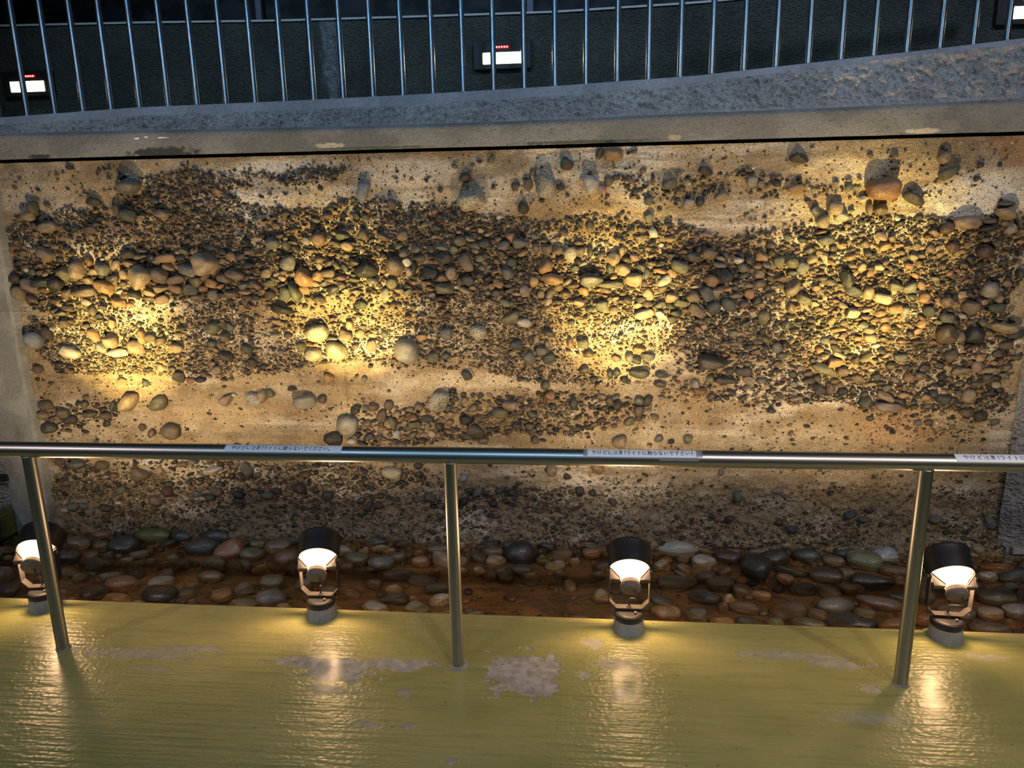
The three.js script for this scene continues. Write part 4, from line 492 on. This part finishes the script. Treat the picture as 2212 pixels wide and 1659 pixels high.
// footlights on the stucco wall
function footlight(x, y, leds, ledX, label) {
  const f = tag(group('footlight', x, y, -4.8), label, 'wall light', 'footlights on the ramp wall'), w = 0.36, h = 0.165;
  mesh('faceplate', new RoundedBoxGeometry(w, h, 0.03, 3, 0.006).translate(0, 0, 0.013), std({ color: rgb(0.02, 0.02, 0.022), roughness: 0.45 }), f);
  mesh('lamp_lens', new RoundedBoxGeometry(0.24, 0.066, 0.012, 3, 0.004).translate(0.0, -0.018, 0.027), std({ color: rgb(0.9, 0.88, 0.7), emissive: rgb(1, 0.86, 0.50), emissiveIntensity: 4.5, roughness: 0.4 }), f);
  const strip = mesh('led_strip', new RoundedBoxGeometry(0.016 * leds + 0.006, 0.016, 0.008, 2, 0.003).translate(ledX, 0.045, 0.028), std({ color: rgb(0.3, 0.01, 0.01), emissive: rgb(0.9, 0.01, 0.02), emissiveIntensity: 0.9, roughness: 0.4 }), f);
  for (let i = 0; i < leds; i++) mesh('led', new THREE.SphereGeometry(0.0045, 10, 8).translate(ledX + (i - (leds - 1) / 2) * 0.016, 0.045, 0.033), std({ color: rgb(0.9, 0.3, 0.2), emissive: rgb(1, 0.55, 0.35), emissiveIntensity: 2.5 }), strip);
  const l = new THREE.SpotLight(rgb(1, 0.86, 0.55), 0.55, 4, 1.25, 1, 2); l.position.set(x, y - 0.02, -4.74); l.target.position.set(x, y - 0.9, -3.9); l.castShadow = true; l.shadow.radius = 2; scene.add(l, l.target);
}
footlight(-3.655, 2.352, 5, 0.02, 'glowing black footlight on the stucco wall at the far left');
footlight(-0.498, 2.412, 5, 0.0, 'glowing black footlight with five red lights above the middle of the parapet');
footlight(2.545, 2.545, 5, 0.0, 'glowing black footlight cut by the top right corner');

// ---------------------------------------------------------------- handrail in front of the stream
const steelTube = std({ color: rgb(0.37, 0.375, 0.37), metalness: 1, roughness: 0.36 });
const RAIL_Y = 0.731, RAIL_Z = -2.092, RAIL_R = 0.0255;
function sticker(x0, x1, text, cell, slant, parent, label) {
  const c = document.createElement('canvas'); c.width = 1400; c.height = Math.round(1400 * 0.0285 / (x1 - x0)); const k = c.getContext('2d'), H = c.height;
  k.fillStyle = '#dfe2ee'; k.fillRect(0, 0, c.width, H); k.strokeStyle = '#15131c'; k.lineCap = k.lineJoin = 'round';
  const s = 1400 / (x1 - x0) * cell, gh = H * 0.60, top = H * 0.18; let px = 1400 * 0.055;
  for (const ch of text) {
    if (ch === '!') px -= s * 0.18;
    for (const st of GLYPHS[ch]) { k.lineWidth = gh * (ch === '!' ? 0.13 : '注意触'.includes(ch) ? 0.075 : 0.095); k.beginPath(); st.forEach(([a, b], i) => { const X = px + (a / 10 + slant * (5 - b) / 10) * s * 0.92, Y = top + b / 10 * gh; i ? k.lineTo(X, Y) : k.moveTo(X, Y); }); k.stroke(); }
    px += s * (ch === '!' ? 0.62 : 1);
  }
  const t = new THREE.CanvasTexture(c); t.colorSpace = THREE.SRGBColorSpace;
  const a0 = 24 * Math.PI / 180, a1 = 86 * Math.PI / 180, r = RAIL_R + 0.0007;
  const g = grid(40, 14, (u, v) => { const a = a0 + (a1 - a0) * v, cut = 0.004 * Math.max(0, 1 - v * 5) ** 2; const x = x0 + cut + (x1 - x0 - 2 * cut) * u; return [x, RAIL_Y + r * Math.sin(a), RAIL_Z + r * Math.cos(a), (x - x0) / (x1 - x0), v]; });
  const m = mesh('warning_sticker', g, std({ map: t, roughness: 0.45 }), parent); m.userData.label = label; return m;
}
const GLYPHS = {
  や: [[[1, 4.2], [4, 3.4], [7, 3], [8.6, 3.6], [8.8, 5], [7.6, 6], [6.2, 6]], [[4.6, 1], [5.4, 2.4]], [[2.4, 2], [5.4, 9.4]]],
  け: [[[1.8, 1.5], [1.3, 5], [1.8, 8.5], [2.5, 7]], [[4, 3.5], [9, 3.3]], [[7, 1], [7.1, 6], [5.5, 9.2]]],
  ど: [[[3, 1.5], [4.2, 4.5]], [[8, 3.2], [3.5, 5.5], [2, 7.5], [3.5, 8.8], [8, 8.8]], [[7.6, 0.8], [8.3, 2]], [[8.9, 0.5], [9.6, 1.7]]],
  と: [[[3, 1.5], [4.2, 4.5]], [[8, 3.2], [3.5, 5.5], [2, 7.5], [3.5, 8.8], [8, 8.8]]],
  に: [[[1.8, 1.5], [1.3, 5], [1.8, 8.5], [2.4, 7]], [[4.5, 2.8], [8.5, 2.6]], [[4.3, 6.8], [4.8, 8.3], [8.8, 8.3]]],
  注: [[[1.5, 1.2], [2.6, 2.2]], [[0.8, 3.8], [2, 4.6]], [[1, 9], [2.8, 6]], [[5.8, 0.6], [6.8, 1.8]], [[3.8, 2.8], [9.2, 2.8]], [[4.2, 5.6], [8.8, 5.6]], [[3.4, 8.9], [9.6, 8.9]], [[6.5, 2.8], [6.5, 8.9]]],
  意: [[[5, 0.3], [5, 1.3]], [[1.8, 1.3], [8.2, 1.3]], [[3.4, 1.6], [3.8, 2.5]], [[6.6, 1.6], [6.2, 2.5]], [[1, 2.8], [9, 2.8]], [[2.8, 3.8], [2.8, 6.3], [7.2, 6.3], [7.2, 3.8], [2.8, 3.8]], [[2.8, 5], [7.2, 5]], [[1.6, 7.2], [1, 8.8]], [[3.2, 7], [3.4, 9], [6.6, 9], [7, 8]], [[4.8, 6.9], [5.4, 7.8]], [[7.8, 7], [8.8, 8.5]]],
  '!': [[[5, 1], [5, 6.4]], [[5, 8.7], [5, 8.9]]],
  ラ: [[[2.5, 1.5], [7.5, 1.5]], [[1.8, 4], [8.2, 4], [7.4, 6.8], [4, 9.2]]],
  イ: [[[7.8, 1], [5.2, 4], [1.8, 6]], [[5.2, 4], [5.2, 9.4]]],
  ト: [[[4, 1], [4, 9.4]], [[4, 4.2], [7.6, 6]]],
  触: [[[2, 0.5], [0.8, 2.6]], [[2, 1.4], [3.8, 1.4], [3, 2.6]], [[1.2, 2.8], [4.4, 2.8], [4.4, 9], [3.8, 9]], [[1.2, 2.8], [1.2, 6.8], [0.5, 9.3]], [[1.2, 4.8], [4.4, 4.8]], [[1.2, 6.7], [4.4, 6.7]], [[2.8, 2.8], [2.8, 8.6]], [[5.6, 2.6], [9.4, 2.6], [9.4, 5.8], [5.6, 5.8], [5.6, 2.6]], [[7.5, 0.6], [7.5, 8.8]], [[5.2, 9], [9.4, 8.4]], [[8.8, 7.2], [9.7, 9.2]]],
  ら: [[[3.4, 1], [5.4, 1.9]], [[2.8, 3.2], [2.4, 6.2], [5.5, 4.8], [7.8, 5.6], [7.6, 7.8], [4, 9.3]]],
  な: [[[1, 3], [5, 2.7]], [[3.4, 1], [2, 5.8]], [[6.6, 2.6], [8.6, 3.8]], [[6.2, 4], [6.2, 7.8], [4.6, 9], [3.2, 8], [4.6, 7], [6.4, 7.6], [8.4, 8.8]]],
  い: [[[2, 2.2], [2.2, 6.6], [3.4, 8.2], [4.2, 6.8]], [[7.2, 2.8], [8.6, 4.6], [8.6, 6.4]]],
  で: [[[1.2, 2.6], [8.4, 2]], [[6.6, 2.3], [4.4, 4], [3.8, 6.4], [5, 8.6], [7, 9]], [[7.4, 4], [8, 5.2]], [[8.8, 3.6], [9.4, 4.8]]],
  く: [[[6.8, 1], [3, 5], [7, 9.2]]],
  だ: [[[1, 3], [5.2, 2.8]], [[3.2, 1], [1.4, 9]], [[5.4, 4.8], [8.4, 4.6]], [[4.8, 7.4], [5.4, 8.8], [8.8, 8.8]], [[7.4, 1], [8, 2.2]], [[8.8, 0.6], [9.4, 1.8]]],
  さ: [[[1.6, 3.4], [8.2, 2.6]], [[4.4, 1], [6.8, 5.8]], [[3, 6], [2.6, 7.8], [4.2, 9], [7, 9]]],
  '。': [[[2.5, 7.4], [3.5, 8.4], [2.5, 9.4], [1.5, 8.4], [2.5, 7.4]]],
  下: [[[1, 1.6], [9, 1.6]], [[5, 1.6], [5, 9.4]], [[5.4, 3.8], [7.8, 5.4]]],
};
{
  const h = tag(group('handrail'), 'brushed steel handrail on round posts with warning stickers in front of the stream', 'railing');
  mesh('rail', new THREE.CylinderGeometry(RAIL_R, RAIL_R, 8.4, 40, 1).rotateZ(Math.PI / 2).translate(-0.4, RAIL_Y, RAIL_Z), steelTube, h);
  for (const x of [-3.205, -1.805, -0.4045, 0.997, 2.398]) {
    const p = mesh('post', new THREE.CylinderGeometry(0.0205, 0.0205, RAIL_Y, 32, 1).translate(x, RAIL_Y / 2, RAIL_Z), steelTube, h);
    mesh('weld_collar', new THREE.TorusGeometry(0.0205, 0.0022, 8, 32).rotateX(Math.PI / 2).translate(x, RAIL_Y - RAIL_R + 0.004, RAIL_Z), steelTube, p);
    const lump = grid(28, 5, (u, v) => { const a = u * 6.2832, r = 0.0205 + (x < -0.3 && x > -0.5 ? 0.018 : 0.007) * v * (0.1 + 1.2 * fbm(Math.cos(a) * 2 + x * 7 + 9, Math.sin(a) * 2 + 5, 3)); return [x + r * Math.cos(a), 0.006 * (1 - v * v), RAIL_Z + r * Math.sin(a), u, v]; }); lump.index.array.reverse(); lump.computeVertexNormals();
    mesh('mortar_collar', lump, std({ color: rgb(0.42, 0.41, 0.38), roughness: 0.9, bumpMap: CONCRETE_BUMP, bumpScale: 0.003 }), p);
  }
  sticker(-1.120, -0.741, 'やけどに注意!ライトに触らないでください。', 0.0162, 0.12, h, 'white sticker with a slanted Japanese burn warning, left of middle post');
  sticker(0.012, 0.346, 'やけどに注意!ライトに触らないで下さい!', 0.0158, 0.0, h, 'white taped sticker with a Japanese burn warning, right of middle post');
  sticker(1.066, 1.443, 'やけど注意!ライトに触らないで下さい。', 0.0182, -0.05, h, 'white sticker with a Japanese burn warning at the right edge');
  const tape = (x0, x1, a0, a1) => grid(8, 8, (u, v) => { const a = (a0 + (a1 - a0) * v) * Math.PI / 180, r = RAIL_R + 0.0012; return [x0 + (x1 - x0) * u + 0.0012 * (noise(v * 9, u * 3 + x0 * 50) - 0.5), RAIL_Y + r * Math.sin(a), RAIL_Z + r * Math.cos(a), u, v]; });
  for (const [a, b, c, d] of [[0.006, 0.018, 28, 86], [0.338, 0.356, 26, 86], [0.23, 0.346, 2, 23]]) mesh('clear_tape', tape(a, b, c, d), phys({ color: rgb(0.5, 0.52, 0.52), roughness: 0.25, transmission: 0.6, thickness: 0 }), h);
}

// ---------------------------------------------------------------- floor spotlights
const blackMetal = std({ color: rgb(0.018, 0.016, 0.018), roughness: 0.42, metalness: 0.2 }), greyMetal = std({ color: rgb(0.17, 0.15, 0.14), roughness: 0.55, metalness: 0.35 }), darkMetal = std({ color: rgb(0.045, 0.040, 0.038), roughness: 0.45, metalness: 0.4 }), bakelite = std({ color: rgb(0.14, 0.115, 0.10), roughness: 0.5 });
const glow = std({ color: rgb(0.9, 0.8, 0.6), emissive: rgb(1, 0.66, 0.30), emissiveIntensity: 2.7, roughness: 0.3 });
const puckMap = concreteMap([0.22, 0.235, 0.25], [0.30, 0.315, 0.33], 1, 1, 55, [0.16, 0.17, 0.18]);
function spotlight(x, z, turn, headTurn, elevation, spread, label, seed) {
  const s = tag(group('floor_spotlight', x, 0, z, turn), label, 'spotlight', 'floor spotlights on the kerb'), R = rng(seed);
  // poured concrete foot with flat sides
  const foot = new THREE.CylinderGeometry(0.0525, 0.0545, 0.05, 10, 4, false, R()).translate(0, 0.023, 0), fp = foot.attributes.position; for (let i = 0; i < fp.count; i++) if (fp.getY(i) < 0.006) { const a = Math.atan2(fp.getZ(i), fp.getX(i)), k = 1 + 0.08 * noise(Math.cos(a) * 2 + seed, Math.sin(a) * 2 + 9); fp.setX(i, fp.getX(i) * k); fp.setZ(i, fp.getZ(i) * k); }
  mesh('concrete_foot', metreUV(foot.toNonIndexed().computeVertexNormals() || foot, 4, 4), std({ map: puckMap, bumpMap: CONCRETE_BUMP, bumpScale: 0.002, roughness: 0.7 }), s);
  const cap = mesh('cap', new THREE.LatheGeometry([[0, 0.048], [0.0505, 0.048], [0.0515, 0.052], [0.0515, 0.066], [0.049, 0.071], [0.044, 0.0725], [0.043, 0.0745], [0, 0.0745]].map(([a, b]) => new THREE.Vector2(a, b)), 48), blackMetal, s);
  mesh('cap_screw', new THREE.CylinderGeometry(0.004, 0.004, 0.009, 12).translate(0.021, 0.078, 0.022), greyMetal, cap);
  // bent strap
  const P = [[-0.0715, 0.234], [-0.0715, 0.112], [-0.046, 0.084], [0.046, 0.084], [0.0715, 0.112], [0.0715, 0.234]], th = 0.003, sh = new THREE.Shape(); P.forEach(([a, b], i) => (i ? sh.lineTo(a, b) : sh.moveTo(a, b)));
  for (let i = P.length - 1; i >= 0; i--) { const [a, b] = P[i]; sh.lineTo(a + (i < 2 ? th : i > 3 ? -th : i === 2 ? th * 0.4 : -th * 0.4), i === 2 || i === 3 ? b + th : i === 1 || i === 4 ? b + th * 0.4 : b); }
  const yoke = mesh('yoke', new THREE.ExtrudeGeometry(sh, { depth: 0.028, bevelEnabled: false }).translate(0, 0, -0.020), darkMetal, s);
  mesh('pedestal', new THREE.CylinderGeometry(0.012, 0.014, 0.012, 20).translate(0, 0.080, -0.006), blackMetal, s);
  mesh('grommet', new THREE.TorusGeometry(0.0065, 0.0026, 8, 20).rotateX(Math.PI / 2).translate(0.0, 0.0885, -0.004), darkMetal, yoke);
  for (const k of [-1, 1]) mesh('pivot_screw', new THREE.CylinderGeometry(0.007, 0.007, 0.006, 16).rotateZ(Math.PI / 2).translate(k * 0.0745, 0.224, -0.006), greyMetal, yoke);
  // lamp head, built along +y and tipped to its aim
  const pivot = new THREE.Vector3(0, 0.224, -0.006), M = new THREE.Matrix4().makeTranslation(pivot.x, pivot.y, pivot.z).multiply(new THREE.Matrix4().makeRotationY(headTurn)).multiply(new THREE.Matrix4().makeRotationX(-(Math.PI / 2 - elevation)));
  const lathe = (pts, n = 56) => new THREE.LatheGeometry(pts.map(([a, b]) => new THREE.Vector2(a, b)), n), put = (g) => g.applyMatrix4(M);
  const hood = mesh('hood', put(lathe([[0.0705, 0.006], [0.0735, 0.006], [0.0755, 0.055], [0.077, 0.078], [0.0795, 0.083], [0.0795, 0.091], [0.0765, 0.091], [0.0745, 0.078], [0.0725, 0.05], [0.0705, 0.006]], 64)), blackMetal, s);
  const bulb = mesh('lamp_bulb', put(lathe([[0, -0.042], [0.027, -0.042], [0.034, -0.032], [0.055, -0.004], [0.0675, 0.013], [0.069, 0.02], [0.066, 0.028], [0.045, 0.035], [0, 0.038]])), glow, s);
  const sock = mesh('lamp_socket', put(lathe([[0, -0.076], [0.026, -0.076], [0.030, -0.073], [0.0335, -0.070], [0.0335, -0.054], [0.031, -0.052], [0.031, -0.040], [0, -0.040]])), bakelite, s);
  const ribs = []; for (let i = 0; i < 44; i++) ribs.push(new RoundedBoxGeometry(0.0026, 0.015, 0.003, 1, 0.0008).translate(0, -0.062, 0.0342).rotateY(i / 44 * 6.2832)); mesh('knurling', put(mergeGeometries(ribs)), bakelite, sock);
  for (const k of [-1, 1]) {   // side plates between the bulb and the strap
    const t = new THREE.Shape(); t.moveTo(k * 0.033, -0.036); t.lineTo(k * 0.069, 0.010); t.lineTo(k * 0.069, -0.036); t.closePath();
    const pl = mesh('side_plate', put(new THREE.ExtrudeGeometry(t, { depth: 0.0025, bevelEnabled: false }).translate(0, 0, 0.006)), greyMetal, s);
    mesh('cross_bar', put(box(0.036, 0.004, 0.018, k * 0.051, -0.038, 0.0)), darkMetal, pl);
    mesh('cage_rod', put(new THREE.CylinderGeometry(0.0026, 0.0026, 0.056, 10).rotateZ(-k * 0.71).translate(k * 0.0525, -0.015, 0.016)), greyMetal, pl);
  }
  const back = new THREE.Vector3(0.012, -0.076, 0.0).applyMatrix4(M), end = new THREE.Vector3(0.0, 0.090, -0.004), c1 = back.clone().add(new THREE.Vector3(0.012, -0.022, 0.008)), c2 = end.clone().add(new THREE.Vector3(0.003, 0.03, 0.006));
  mesh('cable', new THREE.TubeGeometry(new THREE.CatmullRomCurve3([back, c1, c2, end]), 30, 0.0034, 10), darkMetal, s);
  s.updateMatrixWorld(true);
  const at = (t) => new THREE.Vector3(0, t, 0).applyMatrix4(M).applyMatrix4(s.matrixWorld), dir = at(1).sub(at(0)).normalize();
  const lights = [[BEAM.coreColor, BEAM.core, spread, 0.030, 1], [BEAM.wideColor, BEAM.wide, 0.92, 0.030, 1]];
  for (const [c, power, angle, t, r] of lights) { const l = new THREE.SpotLight(rgb(...c), power, 0, angle, 1, 2); l.position.copy(at(t)); l.target.position.copy(at(t).addScaledVector(dir, 2)); l.castShadow = true; l.shadow.radius = r; scene.add(l, l.target); }
  const p = new THREE.PointLight(rgb(...BEAM.spillColor), BEAM.spill, 0, 2); p.position.copy(at(-0.012)); p.castShadow = true; p.shadow.radius = 2.2; scene.add(p);
  return s;
}
const deg = Math.PI / 180;
spotlight(-2.072, -2.352, 8 * deg, 8 * deg, 27 * deg, 0.30, 'lit floor spotlight behind the left handrail post', 1);
spotlight(-0.966, -2.360, 2 * deg, 9 * deg, 33 * deg, 0.30, 'lit floor spotlight between the left and middle handrail posts', 2);
spotlight(0.170, -2.342, 0 * deg, 0 * deg, 33 * deg, 0.30, 'lit floor spotlight between the middle and right handrail posts', 3);
spotlight(1.255, -2.365, -4 * deg, 2 * deg, 36 * deg, 0.34, 'lit floor spotlight right of the right handrail post', 4);

// ---------------------------------------------------------------- the rest of the hall and its ceiling lamps
{
  const dull = std({ color: rgb(0.10, 0.105, 0.11), roughness: 0.9 });
  structure(mesh('ceiling', box(13.4, 0.2, 9.4, -0.5, 4.8, -1.5), dull), 'dark ceiling of the hall', 'ceiling');
  structure(mesh('wall_front', box(13.4, 5.4, 0.2, -0.5, 2.1, 3.1), dull), 'dark wall behind the visitor', 'wall');
  structure(mesh('wall_side_left', box(0.2, 5.4, 9.4, -7.1, 2.1, -1.5), dull), 'dark side wall at the far left of the hall', 'wall');
  structure(mesh('wall_side_right', box(0.2, 5.4, 9.4, 6.1, 2.1, -1.5), dull), 'dark side wall at the far right of the hall', 'wall');
  const where = ['leftmost of the pinkish lamps over the path', 'pale blue lamp over the path left of the visitor', 'cyan lamp over the path above the visitor', 'pinkish lamp over the path right of the visitor', 'cool white lamp over the path at the right', 'blue lamp over the left part of the ramp', 'blue lamp over the middle of the ramp', 'blue lamp over the right part of the ramp'];
  CEILING_LAMPS.forEach(([x, y, z, ax, ay, az, c, power], i) => {
    const f = tag(group('ceiling_lamp', x, y, z), 'black ceiling can, ' + where[i], 'ceiling lamp', 'ceiling lamps of the hall'), d = new THREE.Vector3(ax - x, ay - y, az - z).normalize(), q = new THREE.Quaternion().setFromUnitVectors(new THREE.Vector3(0, -1, 0), d);
    mesh('rod', new THREE.CylinderGeometry(0.01, 0.01, 4.7 - y, 10).translate(0, (4.7 - y) / 2, 0), blackMetal, f);
    const can = mesh('can', new THREE.LatheGeometry([[0.02, 0.10], [0.07, 0.09], [0.075, -0.06], [0.07, -0.06], [0.066, 0.06], [0, 0.06]].map(([a, b]) => new THREE.Vector2(a, b)), 32), blackMetal, f); can.quaternion.copy(q);
    const face = mesh('lamp_face', new THREE.CylinderGeometry(0.062, 0.062, 0.006, 32).translate(0, -0.02, 0), std({ color: rgb(0.8, 0.8, 0.8), emissive: rgb(...c), emissiveIntensity: 9 }), f); face.quaternion.copy(q);
    const l = new THREE.SpotLight(rgb(...c), power, 0, i === 1 || i === 2 ? 0.95 : i < 5 ? 0.60 : 0.85, 1, 2); l.position.set(x, y, z).addScaledVector(d, 0.026); l.target.position.set(ax, ay, az); l.castShadow = true; l.shadow.radius = 2; scene.add(l, l.target);
  });
}

renderer.render(scene, camera);
